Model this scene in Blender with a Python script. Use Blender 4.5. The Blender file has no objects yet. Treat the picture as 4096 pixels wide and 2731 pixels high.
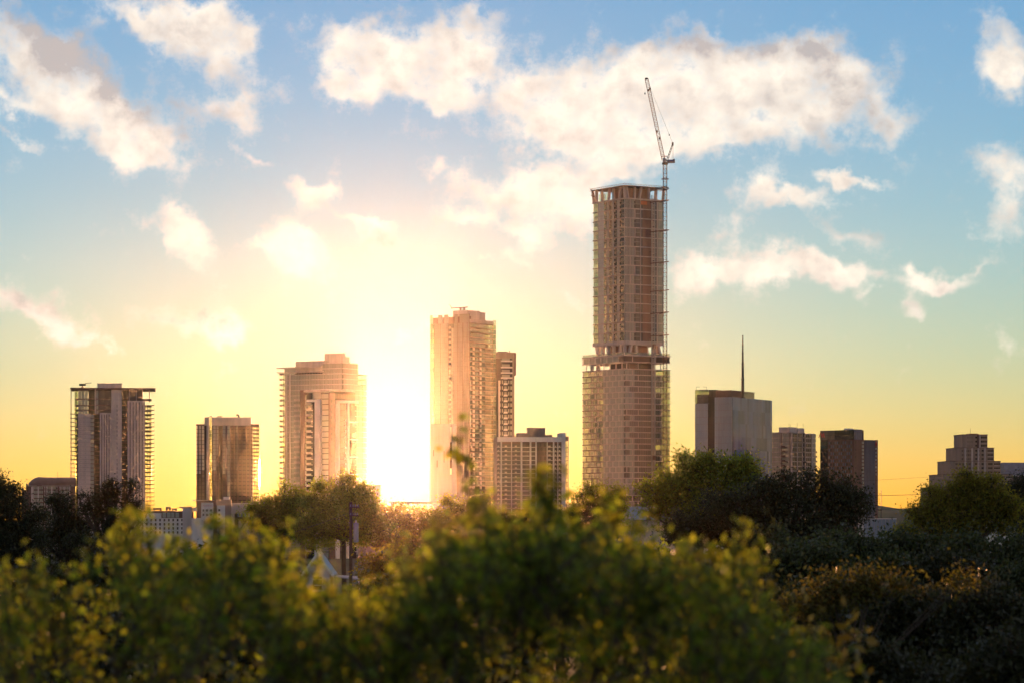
import bpy, math, random
import numpy as np
from mathutils import Vector, Matrix
R = math.radians
scene = bpy.context.scene
col = scene.collection
rng = np.random.default_rng(7)
rnd = random.Random(11)

# ------------------------------------------------------------------ camera
CAM_Z = 22.0            # the photographer stands on a low hill
F = 11616.0             # focal length in units of a 4096-wide frame (about 102 mm)
HX, HY = 2048.0, 2075.0 # where the level line of sight falls in that frame
cam_data = bpy.data.cameras.new('camera')
cam_data.sensor_width = 36.0
cam_data.lens = 36.0 * F / 4096.0
cam_data.shift_y = (HY - 2731 / 2) / 4096.0
cam_data.clip_start = 0.5
cam_data.clip_end = 60000.0
cam_data.dof.use_dof = True
cam_data.dof.focus_distance = 1500.0
cam_data.dof.aperture_fstop = 2.3
cam = bpy.data.objects.new('camera', cam_data)
cam.location = (0, 0, CAM_Z)
cam.rotation_euler = (R(90), 0, 0)
col.objects.link(cam)
scene.camera = cam

# ------------------------------------------------------------------ sun, sky, exposure
SUN_AZ, SUN_EL = R(-2.4), R(0.9)      # azimuth from +Y towards +X, elevation
sun_dir = Vector((math.sin(SUN_AZ) * math.cos(SUN_EL), math.cos(SUN_AZ) * math.cos(SUN_EL), math.sin(SUN_EL)))
sl = bpy.data.lights.new('sun', 'SUN')
sl.energy = 2.9
sl.angle = R(0.5)
sl.color = (1.0, 0.44, 0.17)
sun = bpy.data.objects.new('sun', sl)
sun.rotation_euler = sun_dir.to_track_quat('Z', 'Y').to_euler()
sun.location = (-300, 400, 500)
col.objects.link(sun)

scene.view_settings.view_transform = 'Standard'
scene.view_settings.look = 'None'
scene.view_settings.gamma = 1.0
scene.view_settings.exposure = 1.4
scene.view_settings.use_curve_mapping = False
scene.cycles.use_denoising = True
scene.cycles.max_bounces = 6
scene.cycles.diffuse_bounces = 2
scene.cycles.glossy_bounces = 2
scene.cycles.transmission_bounces = 3
scene.cycles.transparent_max_bounces = 12
scene.cycles.volume_bounces = 0
scene.cycles.use_adaptive_sampling = True
scene.cycles.adaptive_threshold = 0.02
scene.cycles.sample_clamp_indirect = 6.0
scene.cycles.caustics_reflective = False
scene.cycles.caustics_refractive = False

HAZE_DENSITY = 4.2e-6
HAZE_G = 0.95

def build_world():
    w = bpy.data.worlds.new('World'); scene.world = w; w.use_nodes = True
    nt = w.node_tree; nt.nodes.clear(); N = nt.nodes.new; L = nt.links.new
    def val(node, i, v):
        if isinstance(v, bpy.types.NodeSocket): L(v, node.inputs[i])
        else: node.inputs[i].default_value = v
    def math_(op, a, b=None, c=None, clamp=False):
        n = N('ShaderNodeMath'); n.operation = op; n.use_clamp = clamp
        val(n, 0, a)
        if b is not None: val(n, 1, b)
        if c is not None: val(n, 2, c)
        return n.outputs[0]
    def mix(fac, a, b):
        n = N('ShaderNodeMix'); n.data_type = 'RGBA'; n.clamp_factor = True
        val(n, 0, fac); val(n, 6, a); val(n, 7, b)
        return n.outputs[2]
    def smooth(x, a, b):
        n = N('ShaderNodeMapRange'); n.interpolation_type = 'SMOOTHSTEP'
        val(n, 0, x); n.inputs[1].default_value = a; n.inputs[2].default_value = b
        return n.outputs[0]
    def noise(vec, scale, detail, rough=0.55, dist=0.0, colour=False):
        n = N('ShaderNodeTexNoise'); n.inputs['Scale'].default_value = scale; n.inputs['Detail'].default_value = detail
        n.inputs['Roughness'].default_value = rough; n.inputs['Distortion'].default_value = dist
        L(vec, n.inputs['Vector'])
        return n.outputs['Color' if colour else 'Fac']
    def vmath(op, a, b=None, s=None):
        n = N('ShaderNodeVectorMath'); n.operation = op; val(n, 0, a)
        if b is not None: val(n, 1, b)
        if s is not None: n.inputs['Scale'].default_value = s
        return n.outputs[0]
    sky = N('ShaderNodeTexSky'); sky.sky_type = 'NISHITA'; sky.sun_disc = False
    sky.sun_elevation = SUN_EL; sky.sun_rotation = SUN_AZ
    sky.altitude = 150; sky.air_density = SKY_AIR; sky.dust_density = SKY_DUST; sky.ozone_density = SKY_OZ
    # direction -> (azimuth, elevation) in degrees
    tc = N('ShaderNodeTexCoord'); sep = N('ShaderNodeSeparateXYZ'); L(tc.outputs['Generated'], sep.inputs[0])
    az = math_('MULTIPLY', math_('ARCTAN2', sep.outputs[0], sep.outputs[1]), 57.2958)
    el = math_('MULTIPLY', math_('ARCSINE', sep.outputs[2]), 57.2958)
    cb = N('ShaderNodeCombineXYZ'); L(az, cb.inputs[0]); L(el, cb.inputs[1])
    S = cb.outputs[0]
    # ragged edges: two scales of displacement
    w1 = vmath('SCALE', vmath('SUBTRACT', noise(S, 0.9, 2, colour=True), (0.5, 0.5, 0.5)), s=1.1)
    w2 = vmath('SCALE', vmath('SUBTRACT', noise(S, 3.5, 3, colour=True), (0.5, 0.5, 0.5)), s=0.42)
    SW = vmath('ADD', vmath('ADD', S, w1), w2)
    def blobs(lst):
        # each cloud puff is a soft tilted ellipse in the sky, written as a quadratic of (azimuth, elevation)
        acc = math_('MULTIPLY', el, 1e-9)
        for k, (qx, qy, rx, ry, rot, wt) in enumerate(lst):
            if k % 12 == 0:
                cv = N('ShaderNodeVectorMath'); cv.operation = 'MULTIPLY_ADD'; val(cv, 0, acc); cv.inputs[1].default_value = (1e-9, 1e-9, 1e-9); L(SW, cv.inputs[2])
                sp = N('ShaderNodeSeparateXYZ'); L(cv.outputs[0], sp.inputs[0]); X, Y = sp.outputs[0], sp.outputs[1]
                Q = N('ShaderNodeCombineXYZ'); L(math_('MULTIPLY', X, X), Q.inputs[0]); L(math_('MULTIPLY', X, Y), Q.inputs[1]); L(math_('MULTIPLY', Y, Y), Q.inputs[2])
                P = N('ShaderNodeCombineXYZ'); L(X, P.inputs[0]); L(Y, P.inputs[1]); P.inputs[2].default_value = 1.0
            x0 = math.degrees(math.atan((qx * 1.7415 - HX) / F)); y0 = math.degrees(math.atan((HY - qy * 1.7415) / F))
            c, s_ = math.cos(-R(rot)), math.sin(-R(rot)); ia, ib = (116.4 / rx / .92) ** 2, (116.4 / ry / .92) ** 2
            A = c*c*ia + s_*s_*ib; B = 2*c*s_*(ia - ib); C = s_*s_*ia + c*c*ib
            d1 = N('ShaderNodeVectorMath'); d1.operation = 'DOT_PRODUCT'; L(Q.outputs[0], d1.inputs[0]); d1.inputs[1].default_value = (A, B, C)
            d2 = N('ShaderNodeVectorMath'); d2.operation = 'DOT_PRODUCT'; L(P.outputs[0], d2.inputs[0])
            d2.inputs[1].default_value = (-2*A*x0 - B*y0, -2*C*y0 - B*x0, A*x0*x0 + B*x0*y0 + C*y0*y0)
            acc = math_('MULTIPLY_ADD', math_('POWER', 0.40, math_('ADD', d1.outputs['Value'], d2.outputs['Value'])), wt, acc)
        return acc
    field = blobs(CLOUDS)
    grey = blobs(CLOUD_GREY)
    # the rest of the sky carries the same kind of broken cloud
    gen = smooth(noise(S, 0.16, 3, 0.5), 0.46, 0.63)
    off = math_('MAXIMUM', smooth(math_('ABSOLUTE', az), 11.0, 15.0), smooth(el, 11.0, 14.0))
    low = smooth(el, 2.0, 8.0)
    field = math_('MULTIPLY_ADD', math_('MULTIPLY', gen, low), off, field)
    fb = noise(S, 1.5, 8, 0.64)
    dens = math_('MULTIPLY_ADD', math_('SUBTRACT', fb, 0.5), 1.9, math_('MINIMUM', field, 0.92))
    mask = smooth(dens, 0.14, 1.0)
    mask = math_('MULTIPLY', mask, smooth(el, 0.5, 3.5))
    # light on the clouds: thin edges and sunward sides bright, thick upper parts grey
    S2 = vmath('ADD', S, (-0.10, -0.30, 0.0))
    fb2 = noise(S2, 1.5, 2, 0.5)
    rel = math_('MULTIPLY_ADD', math_('SUBTRACT', fb, fb2), 1.6, 0.22)
    shade = math_('ADD', rel, math_('MULTIPLY', grey, math_('MULTIPLY_ADD', fb, 2.4, -0.35)), clamp=True)
    ccol = mix(shade, CLOUD_LIT, CLOUD_SHADE)
    out = mix(math_('MULTIPLY', mask, 0.93), sky.outputs[0], ccol)
    bg = N('ShaderNodeBackground'); L(out, bg.inputs[0]); bg.inputs[1].default_value = SKY_STRENGTH
    o = N('ShaderNodeOutputWorld'); L(bg.outputs[0], o.inputs[0])
    w.cycles.sampling_method = 'MANUAL'; w.cycles.sample_map_resolution = 512

SKY_STRENGTH = 0.15
SKY_AIR, SKY_DUST, SKY_OZ = 0.97, 0.025, 3.4
CLOUD_LIT = (2.95, 2.62, 2.2, 1)
CLOUD_SHADE = (1.4, 1.26, 1.2, 1)
# clouds: place and size in the frame they were measured in, turned into sky directions above
CLOUDS = [
 (330,45,110,40,5,.8),(440,110,125,50,22,.9),(500,55,75,50,0,.8),(570,105,50,45,0,.7),(545,185,95,45,10,.35),
 (90,140,150,70,30,.8),(200,235,210,75,32,1.0),(320,355,120,45,12,.9),(50,255,110,32,18,.7),(540,265,70,36,25,.7),(450,250,120,60,10,.4),
 (60,325,70,14,18,.35),(585,362,60,15,25,.45),
 (810,85,85,45,-10,.75),(900,165,150,70,8,1.0),(800,205,65,40,0,.7),(1060,130,95,65,10,.8),(1000,240,75,45,0,.55),(1110,35,90,32,0,.5),(1040,75,110,40,0,.4),
 (1450,240,290,95,0,1.1),(1700,235,260,90,0,1.1),(1850,150,170,55,12,.85),(1340,330,160,50,5,.8),(1620,315,170,50,0,.8),(1240,225,95,60,0,.7),(1560,110,170,45,0,.5),(1960,250,110,85,10,.45),(2065,315,65,40,0,.45),(1420,140,120,50,0,.35),
 (1190,455,170,50,14,.8),(1270,430,90,50,0,.8),(1080,500,85,22,12,.7),(1000,395,32,26,30,.55),(1200,535,70,30,10,.75),(1325,480,55,60,0,.8),(1410,400,60,32,0,.8),
 (410,550,90,45,38,1.1),(695,452,50,28,15,.8),(745,440,32,24,-20,.65),(690,575,85,55,30,1.1),(610,570,55,16,0,.6),(835,520,75,22,20,.85),(875,560,55,28,20,.4),
 (75,715,120,40,15,.75),(160,765,110,24,20,.55),(440,735,160,34,5,.7),(520,745,70,42,10,.6),(240,800,90,16,10,.3),
 (1800,612,165,44,6,1.1),(1620,640,95,45,0,.9),(1930,635,90,28,14,.8),
 (1945,420,85,20,12,1.0),(1850,460,100,24,5,.8),(1755,430,60,45,20,.5),(1690,515,75,32,-12,.5),(1975,550,95,26,24,.6),(1990,690,28,14,0,.5),
 (2300,150,65,65,0,1.0),(2345,190,40,55,0,.8),(2280,50,60,45,0,.45),(2310,400,75,70,0,.9),(2330,520,70,55,0,.5),
 (2160,658,85,20,0,.85),(2110,630,35,24,0,.7),(2230,625,60,14,-25,.5),(2098,730,32,28,0,.8),(2235,515,70,22,25,.35),(2330,790,60,24,0,.3),
 (1120,595,42,14,0,.6),(1195,600,45,24,20,.4),(1300,687,60,22,0,.6),(940,745,70,24,0,.3)]
CLOUD_GREY = [(110,110,150,60,28,.9),(280,215,170,45,34,.8),(420,100,110,40,10,.35),(460,250,120,50,10,.5),(1850,120,170,32,10,.7),(1560,100,200,40,0,.5),(1960,240,120,80,10,.5),
 (1000,60,180,40,0,.35),(1990,535,90,26,20,.4),(2330,80,60,60,0,.3),(440,725,140,26,0,.5),(80,695,100,26,12,.4),(880,565,50,26,0,.5)]
build_world()

# ------------------------------------------------------------------ helpers
def px(x, D): return (x - HX) / F * D
def pz(y, D): return CAM_Z + (HY - y) / F * D

class MB:
    """collects shapes and links them as ONE mesh object"""
    def __init__(s): s.v = []; s.f = []
    def box(s, x0, x1, y0, y1, z0, z1):
        b = len(s.v)
        s.v += [(x0,y0,z0),(x1,y0,z0),(x1,y1,z0),(x0,y1,z0),(x0,y0,z1),(x1,y0,z1),(x1,y1,z1),(x0,y1,z1)]
        s.f += [(b+3,b+2,b+1,b),(b+4,b+5,b+6,b+7),(b,b+1,b+5,b+4),(b+1,b+2,b+6,b+5),(b+2,b+3,b+7,b+6),(b+3,b,b+4,b+7)]
        return s
    def beam(s, p, q, w, d=None):
        p, q = Vector(p), Vector(q); d = d or w
        t = (q - p).normalized(); up = Vector((0,0,1)) if abs(t.z) < 0.9 else Vector((1,0,0))
        a = t.cross(up).normalized() * (w / 2); c = t.cross(a).normalized() * (d / 2)
        b = len(s.v)
        for o in (p, q): s.v += [tuple(o-a-c), tuple(o+a-c), tuple(o+a+c), tuple(o-a+c)]
        s.f += [(b+3,b+2,b+1,b),(b+4,b+5,b+6,b+7),(b,b+1,b+5,b+4),(b+1,b+2,b+6,b+5),(b+2,b+3,b+7,b+6),(b+3,b,b+4,b+7)]
        return s
    def tube(s, pts, rad, n=6):
        b0 = None
        for i, p in enumerate(pts):
            p = Vector(p); t = (Vector(pts[min(i+1, len(pts)-1)]) - Vector(pts[max(i-1, 0)])).normalized()
            up = Vector((0,0,1)) if abs(t.z) < 0.9 else Vector((1,0,0))
            a = t.cross(up).normalized(); c = t.cross(a); b = len(s.v)
            for k in range(n):
                an = 2 * math.pi * k / n
                s.v.append(tuple(p + (a * math.cos(an) + c * math.sin(an)) * rad[i]))
            if b0 is not None:
                for k in range(n): s.f.append((b0+k, b0+(k+1)%n, b+(k+1)%n, b+k))
            else: s.f.append(tuple(range(b+n-1, b-1, -1)))
            b0 = b
        s.f.append(tuple(range(b0, b0+n)))
        return s
    def prism(s, poly, z0, z1):
        b = len(s.v); n = len(poly)
        s.v += [(x,y,z0) for x,y in poly] + [(x,y,z1) for x,y in poly]
        s.f += [tuple(range(b+n-1, b-1, -1)), tuple(range(b+n, b+2*n))]
        s.f += [(b+k, b+(k+1)%n, b+n+(k+1)%n, b+n+k) for k in range(n)]
        return s
    def hull(s, verts, faces):
        b = len(s.v); s.v += list(verts); s.f += [tuple(b+i for i in f) for f in faces]; return s
    def mesh(s, name):
        me = bpy.data.meshes.new(name); me.from_pydata(s.v, [], s.f); me.update(); return me
    def build(s, name, mat, parent=None, **kw):
        me = s.mesh(name); me.materials.append(mat)
        return link(name, me, parent, **kw)

def link(name, me, parent=None, loc=None, **kw):
    o = bpy.data.objects.new(name, me); col.objects.link(o)
    if parent is not None: o.parent = parent
    if loc is not None: o.location = loc
    for k, v in kw.items(): o[k] = v
    return o
def thing(name, label, cat, loc=(0,0,0), rz=0.0, group=None):
    o = bpy.data.objects.new(name, None); col.objects.link(o)
    o.location = loc; o.rotation_euler = (0, 0, rz); o['label'] = label; o['category'] = cat
    if group: o['group'] = group
    return o

def text(body, size, mat, name, parent, loc, rot, depth=0.15, align='LEFT'):
    cu = bpy.data.curves.new('lettering', 'FONT'); cu.body = body; cu.size = size; cu.extrude = depth / 2
    cu.align_x = align; cu.resolution_u = 2
    tmp = bpy.data.objects.new('lettering', cu); col.objects.link(tmp)
    me = bpy.data.meshes.new_from_object(tmp.evaluated_get(bpy.context.evaluated_depsgraph_get()))
    bpy.data.objects.remove(tmp); bpy.data.curves.remove(cu)
    me.materials.clear(); me.materials.append(mat)
    o = link(name, me, parent, loc); o.rotation_euler = rot
    return o

# ------------------------------------------------------------------ materials
def nodes(name):
    m = bpy.data.materials.new(name); m.use_nodes = True
    nt = m.node_tree; nt.nodes.clear()
    return m, nt, nt.nodes.new, nt.links.new
def rand_fac(N, L):
    oi = N('ShaderNodeObjectInfo'); ge = N('ShaderNodeNewGeometry')
    a = N('ShaderNodeMath'); a.operation = 'ADD'; L(oi.outputs['Random'], a.inputs[0]); L(ge.outputs['Random Per Island'], a.inputs[1])
    f = N('ShaderNodeMath'); f.operation = 'FRACT'; L(a.outputs[0], f.inputs[0])
    return f.outputs[0]
def solid(name, c, rough=0.75, metal=0.0, var=0.18, scale=0.35, streak=True, rand=0.0, spec=0.3):
    """weathered opaque surface: blotches, rain streaks and fine grain in colour and roughness"""
    m, nt, N, L = nodes(name)
    o = N('ShaderNodeOutputMaterial'); p = N('ShaderNodeBsdfPrincipled'); L(p.outputs[0], o.inputs[0])
    p.inputs['Metallic'].default_value = metal; p.inputs['Specular IOR Level'].default_value = spec
    tc = N('ShaderNodeTexCoord'); mp = N('ShaderNodeMapping'); L(tc.outputs['Object'], mp.inputs[0])
    mp.inputs[3].default_value = (scale, scale, scale * (0.18 if streak else 1.0))
    n1 = N('ShaderNodeTexNoise'); n1.inputs['Scale'].default_value = 1.0; n1.inputs['Detail'].default_value = 5; L(mp.outputs[0], n1.inputs[0])
    rp = N('ShaderNodeMapRange'); rp.inputs[1].default_value = 0.3; rp.inputs[2].default_value = 0.7
    rp.inputs[3].default_value = 1 - var; rp.inputs[4].default_value = 1 + var; L(n1.outputs[0], rp.inputs[0])
    k = rp.outputs[0]
    if rand:
        r2 = N('ShaderNodeMapRange'); r2.inputs[3].default_value = 1 - rand; r2.inputs[4].default_value = 1 + rand; L(rand_fac(N, L), r2.inputs[0])
        mm = N('ShaderNodeMath'); mm.operation = 'MULTIPLY'; L(k, mm.inputs[0]); L(r2.outputs[0], mm.inputs[1]); k = mm.outputs[0]
    vm = N('ShaderNodeVectorMath'); vm.operation = 'SCALE'; vm.inputs[0].default_value = c[:3]; L(k, vm.inputs['Scale']); L(vm.outputs[0], p.inputs['Base Color'])
    rr = N('ShaderNodeMapRange'); rr.inputs[3].default_value = max(0.05, rough - 0.12); rr.inputs[4].default_value = min(1, rough + 0.12); L(n1.outputs[0], rr.inputs[0]); L(rr.outputs[0], p.inputs['Roughness'])
    return m
def glass(name, c, tint, through, rough=0.10, var=0.35, tvar=0.12, wave=0.25):
    """window glass: part see-through, part reflecting, each pane a little different and not quite flat"""
    m, nt, N, L = nodes(name)
    o = N('ShaderNodeOutputMaterial'); p = N('ShaderNodeBsdfPrincipled'); t = N('ShaderNodeBsdfTransparent'); mx = N('ShaderNodeMixShader')
    t.inputs[0].default_value = (*tint, 1); p.inputs['IOR'].default_value = 1.7; p.inputs['Roughness'].default_value = rough
    rf = rand_fac(N, L)
    mr = N('ShaderNodeMapRange'); mr.inputs[3].default_value = 1 - var; mr.inputs[4].default_value = 1 + var; L(rf, mr.inputs[0])
    vm = N('ShaderNodeVectorMath'); vm.operation = 'SCALE'; vm.inputs[0].default_value = c; L(mr.outputs[0], vm.inputs['Scale']); L(vm.outputs[0], p.inputs['Base Color'])
    tr = N('ShaderNodeMapRange'); tr.inputs[3].default_value = max(0, through - tvar); tr.inputs[4].default_value = min(1, through + tvar); L(rf, tr.inputs[0])
    tc = N('ShaderNodeTexCoord'); n = N('ShaderNodeTexNoise'); n.inputs['Scale'].default_value = 0.5; n.inputs['Detail'].default_value = 2; L(tc.outputs['Object'], n.inputs[0])
    b = N('ShaderNodeBump'); b.inputs['Strength'].default_value = wave; b.inputs['Distance'].default_value = 0.05; L(n.outputs[0], b.inputs['Height']); L(b.outputs[0], p.inputs['Normal'])
    L(tr.outputs[0], mx.inputs[0]); L(p.outputs[0], mx.inputs[1]); L(t.outputs[0], mx.inputs[2]); L(mx.outputs[0], o.inputs[0])
    return m
def leafmat(name, c, tc_, mixf=0.45, var=0.5, hue=0.03):
    m, nt, N, L = nodes(name)
    o = N('ShaderNodeOutputMaterial'); d = N('ShaderNodeBsdfPrincipled'); t = N('ShaderNodeBsdfTranslucent'); mx = N('ShaderNodeMixShader')
    d.inputs['Roughness'].default_value = 0.5; d.inputs['Specular IOR Level'].default_value = 0.35
    rf = rand_fac(N, L)
    for cc, sock in ((c, d.inputs['Base Color']), (tc_, t.inputs[0])):
        h = N('ShaderNodeHueSaturation'); h.inputs['Color'].default_value = (*cc, 1)
        a = N('ShaderNodeMapRange'); a.inputs[3].default_value = 0.5 - hue; a.inputs[4].default_value = 0.5 + hue; L(rf, a.inputs[0]); L(a.outputs[0], h.inputs['Hue'])
        w = N('ShaderNodeMath'); w.operation = 'MULTIPLY_ADD'; w.inputs[1].default_value = 7.3; w.inputs[2].default_value = 0.1; L(rf, w.inputs[0])
        f = N('ShaderNodeMath'); f.operation = 'FRACT'; L(w.outputs[0], f.inputs[0])
        v = N('ShaderNodeMapRange'); v.inputs[3].default_value = 1 - var; v.inputs[4].default_value = 1 + var; L(f.outputs[0], v.inputs[0]); L(v.outputs[0], h.inputs['Value'])
        L(h.outputs[0], sock)
    mx.inputs[0].default_value = mixf; L(d.outputs[0], mx.inputs[1]); L(t.outputs[0], mx.inputs[2]); L(mx.outputs[0], o.inputs[0])
    return m

M = {}
M['concrete'] = solid('pale_concrete', (0.56, 0.45, 0.41), 0.8)
M['white'] = solid('white_paint', (0.76, 0.67, 0.62), 0.65, var=0.10)
M['cream'] = solid('cream_render', (0.60, 0.48, 0.40), 0.8)
M['grey'] = solid('grey_concrete', (0.20, 0.22, 0.28), 0.85)
M['slate'] = solid('slate_cladding', (0.16, 0.16, 0.20), 0.7)
M['brown'] = solid('brown_cladding', (0.19, 0.10, 0.078), 0.7)
M['tan'] = solid('tan_stone', (0.32, 0.23, 0.185), 0.85)
M['brick'] = solid('red_brown_brick', (0.24, 0.13, 0.10), 0.9)
M['core'] = solid('dark_interior', (0.040, 0.026, 0.021), 0.9, var=0.3)
M['interior'] = solid('interior_partition', (0.20, 0.16, 0.13), 0.9, var=0.25)
M['slab'] = solid('slab_edge', (0.36, 0.31, 0.30), 0.85)
M['steel'] = solid('dark_steel', (0.07, 0.055, 0.05), 0.5, metal=0.6)
M['rust'] = solid('rusty_red_steel', (0.16, 0.055, 0.035), 0.7, metal=0.2)
M['alu'] = solid('pale_aluminium', (0.45, 0.43, 0.42), 0.45, metal=0.5)
M['orange'] = solid('orange_mesh', (0.55, 0.16, 0.06), 0.8)
M['louver'] = solid('dark_louver', (0.09, 0.055, 0.045), 0.6)
M['roofmetal'] = solid('blue_grey_metal_roof', (0.24, 0.27, 0.33), 0.45, metal=0.4)
M['redsign'] = solid('red_sign', (0.50, 0.03, 0.035), 0.5, var=0.05)
M['whitesign'] = solid('white_sign', (0.75, 0.72, 0.68), 0.5, var=0.05)
M['bluesign'] = solid('blue_sign', (0.10, 0.12, 0.45), 0.5, var=0.05)
M['pinksign'] = solid('pink_sign', (0.55, 0.22, 0.2), 0.5, var=0.05)
M['wood'] = solid('dark_timber', (0.07, 0.05, 0.04), 0.9)
M['bark'] = solid('bark', (0.075, 0.055, 0.042), 0.95, scale=3.0)
M['wire'] = solid('black_cable', (0.03, 0.028, 0.027), 0.6)
M['soil'] = solid('ground_grass', (0.045, 0.050, 0.022), 1.0, var=0.45, scale=0.05, streak=False)
M['hill'] = solid('wooded_hill', (0.06, 0.065, 0.035), 1.0, var=0.35, scale=0.01, streak=False)
M['g_panel'] = glass('white_backed_glass', (0.62, 0.57, 0.53), (0.85, 0.88, 0.75), 0.06, 0.2, var=0.10, tvar=0.05)
M['g_pale'] = glass('pale_glass', (0.50, 0.46, 0.385), (0.85, 0.88, 0.68), 0.24, 0.18, var=0.14, tvar=0.08)
M['g_mid'] = glass('bronze_glass', (0.20, 0.145, 0.115), (0.85, 0.80, 0.62), 0.22, 0.12)
M['g_clear'] = glass('clear_glass', (0.30, 0.32, 0.26), (0.95, 0.97, 0.78), 0.74, 0.05, tvar=0.18)
M['g_dark'] = glass('dark_glass', (0.055, 0.045, 0.042), (0.7, 0.6, 0.45), 0.08, 0.06, tvar=0.08)
M['g_gold'] = glass('champagne_glass', (0.52, 0.47, 0.38), (0.9, 0.85, 0.6), 0.18, 0.22, var=0.12)
M['g_painted_sky'] = glass('painted_sky_mirror_glass', (0.15, 0.18, 0.33), (0.6, 0.65, 0.8), 0.04, 0.06, var=0.45, wave=1.0)  # blue of the reflected sky put into the base colour
M['g_silver'] = glass('silver_glass', (0.50, 0.51, 0.52), (0.85, 0.88, 0.8), 0.08, 0.15, var=0.12, tvar=0.05)
M['g_rail'] = glass('railing_glass', (0.40, 0.40, 0.34), (0.92, 0.94, 0.8), 0.55, 0.1)
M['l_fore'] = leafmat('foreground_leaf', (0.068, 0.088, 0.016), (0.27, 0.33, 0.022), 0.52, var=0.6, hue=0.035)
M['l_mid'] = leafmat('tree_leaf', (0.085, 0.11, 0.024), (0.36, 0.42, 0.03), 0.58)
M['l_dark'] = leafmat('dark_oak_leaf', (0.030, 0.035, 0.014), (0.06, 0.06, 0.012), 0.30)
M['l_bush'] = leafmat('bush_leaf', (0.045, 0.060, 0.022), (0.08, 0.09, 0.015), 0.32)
M['l_spray'] = leafmat('yellowing_leaf', (0.085, 0.075, 0.018), (0.13, 0.12, 0.012), 0.4)
M['l_warm'] = leafmat('autumn_leaf', (0.115, 0.105, 0.024), (0.40, 0.34, 0.025), 0.55)

# ------------------------------------------------------------------ towers: a frame at the near corner
PANE = {}
class Tower:
    """local x runs back along the right-hand face, local y back along the left-hand face, origin at the near corner"""
    def __init__(s, name, label, xc, D, a, xl=None, xr=None, depthL=None, depthR=None, cat='building', group=None):
        s.D, s.xc = D, xc; s.ca, s.sa = math.cos(R(a)), math.sin(R(a)); s.Xc = px(xc, D); s.ox = s.oy = 0.0
        s.root = thing(name, label, cat, (s.Xc, D, 0), R(90 - a), group)
        s.L = depthL if depthL else s.sL(xl); s.W = depthR if depthR else s.sR(xr)
        s.panes = []; s.nobj = 0
    def sL(s, x): u = (x - HX) / F; return (s.Xc - u * s.D + s.ox * (s.sa - u * s.ca)) / (s.ca + u * s.sa)
    def sR(s, x): u = (x - HX) / F; return (u * s.D - s.Xc + s.oy * (s.ca + u * s.sa)) / (s.sa - u * s.ca)
    def at(s, ox, oy, xl, xr):
        s.ox, s.oy = ox, oy; s.L = s.sL(xl); s.W = s.sR(xr)
    def plane(s, ox, oy, W, L): s.ox, s.oy, s.W, s.L = ox, oy, W, L
    def z(s, y, d=0.0): return CAM_Z + (HY - y) / F * (s.D + d)
    def S(s, side, x): return s.sL(x) if side == 'L' else s.sR(x)
    def fb(s, mb, side, s0, s1, z0, z1, d0, d1):
        if side == 'L': mb.box(s.ox - d1, s.ox - d0, s0, s1, z0, z1)
        elif side == 'R': mb.box(s0, s1, s.oy - d1, s.oy - d0, z0, z1)
        elif side == 'BL': mb.box(s.W + d0, s.W + d1, s0, s1, z0, z1)
        else: mb.box(s0, s1, s.L + d0, s.L + d1, z0, z1)
        return mb
    def part(s, name, mat, side, s0, s1, z0, z1, d0, d1, parent=None, **kw):
        return s.fb(MB(), side, s0, s1, z0, z1, d0, d1).build(name, M[mat], parent or s.root, **kw)
    def box(s, name, mat, x0, x1, y0, y1, z0, z1, **kw):
        return MB().box(x0, x1, y0, y1, z0, z1).build(name, M[mat], s.root, **kw)
    def slabs(s, zs, t, over, mat='slab', x0=None, x1=None, y0=None, y1=None, name='floor_slab'):
        x0 = s.ox - over if x0 is None else x0; x1 = s.W + over if x1 is None else x1
        y0 = s.oy - over if y0 is None else y0; y1 = s.L + over if y1 is None else y1
        me = MB().box(x0, x1, y0, y1, -t, 0).mesh(name); me.materials.append(M[mat])
        for z in zs: link(name, me, s.root, (0, 0, z))
    def repeat(s, name, mat, mb, locs, **kw):
        me = mb.mesh(name); me.materials.append(M[mat])
        return [link(name, me, s.root, l, **kw) for l in locs]
    def pane(s, side, s0, s1, z0, z1, mat, d=0.0, prio=0): s.panes.append((side, s0, s1, z0, z1, mat, d, prio, s.ox, s.oy, s.W, s.L))
    def grid(s, side, edges, zs, mats, d=0.0, gap=0.10, sill=0.0, head=0.0, prio=0, skip=0.0):
        for z0, z1 in zip(zs[:-1], zs[1:]):
            for i, (a, b) in enumerate(zip(edges[:-1], edges[1:])):
                m = mats(i, z0) if callable(mats) else mats
                if m: s.pane(side, a + gap / 2, b - gap / 2, z0 + sill, z1 - head, m, d, prio)
    def glaze(s, limit=290, name='window_pane'):
        vis = {'L': s.ca, 'R': s.sa, 'BL': 0.0, 'BR': 0.0}
        order = sorted(range(len(s.panes)), key=lambda i: -((s.panes[i][2]-s.panes[i][1]) * (s.panes[i][4]-s.panes[i][3]) * vis[s.panes[i][0]] * (1 if s.panes[i][3] > 12 else 0.2) * (1 + s.panes[i][7])))
        rest = {}
        t = 0.08
        for k, i in enumerate(order):
            side, s0, s1, z0, z1, mat, d, pr, s.ox, s.oy, s.W, s.L = s.panes[i]
            if k < limit and vis[side] > 0:
                key = (side in ('L', 'BL'), round(s1 - s0, 2), round(z1 - z0, 2), mat)
                if key not in PANE:
                    w, h = s1 - s0, z1 - z0
                    mb = MB().box(-t, 0, 0, w, 0, h) if key[0] else MB().box(0, w, -t, 0, 0, h)
                    PANE[key] = mb.mesh(name); PANE[key].materials.append(M[mat])
                link(name, PANE[key], s.root, (s.ox - d, s0, z0) if side == 'L' else (s0, s.oy - d, z0))
            else:
                s.fb(rest.setdefault(mat, MB()), side, s0, s1, z0, z1, d, d + t)
        for mat, mb in rest.items(): mb.build('glazing', M[mat], s.root, kind='stuff')
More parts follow.
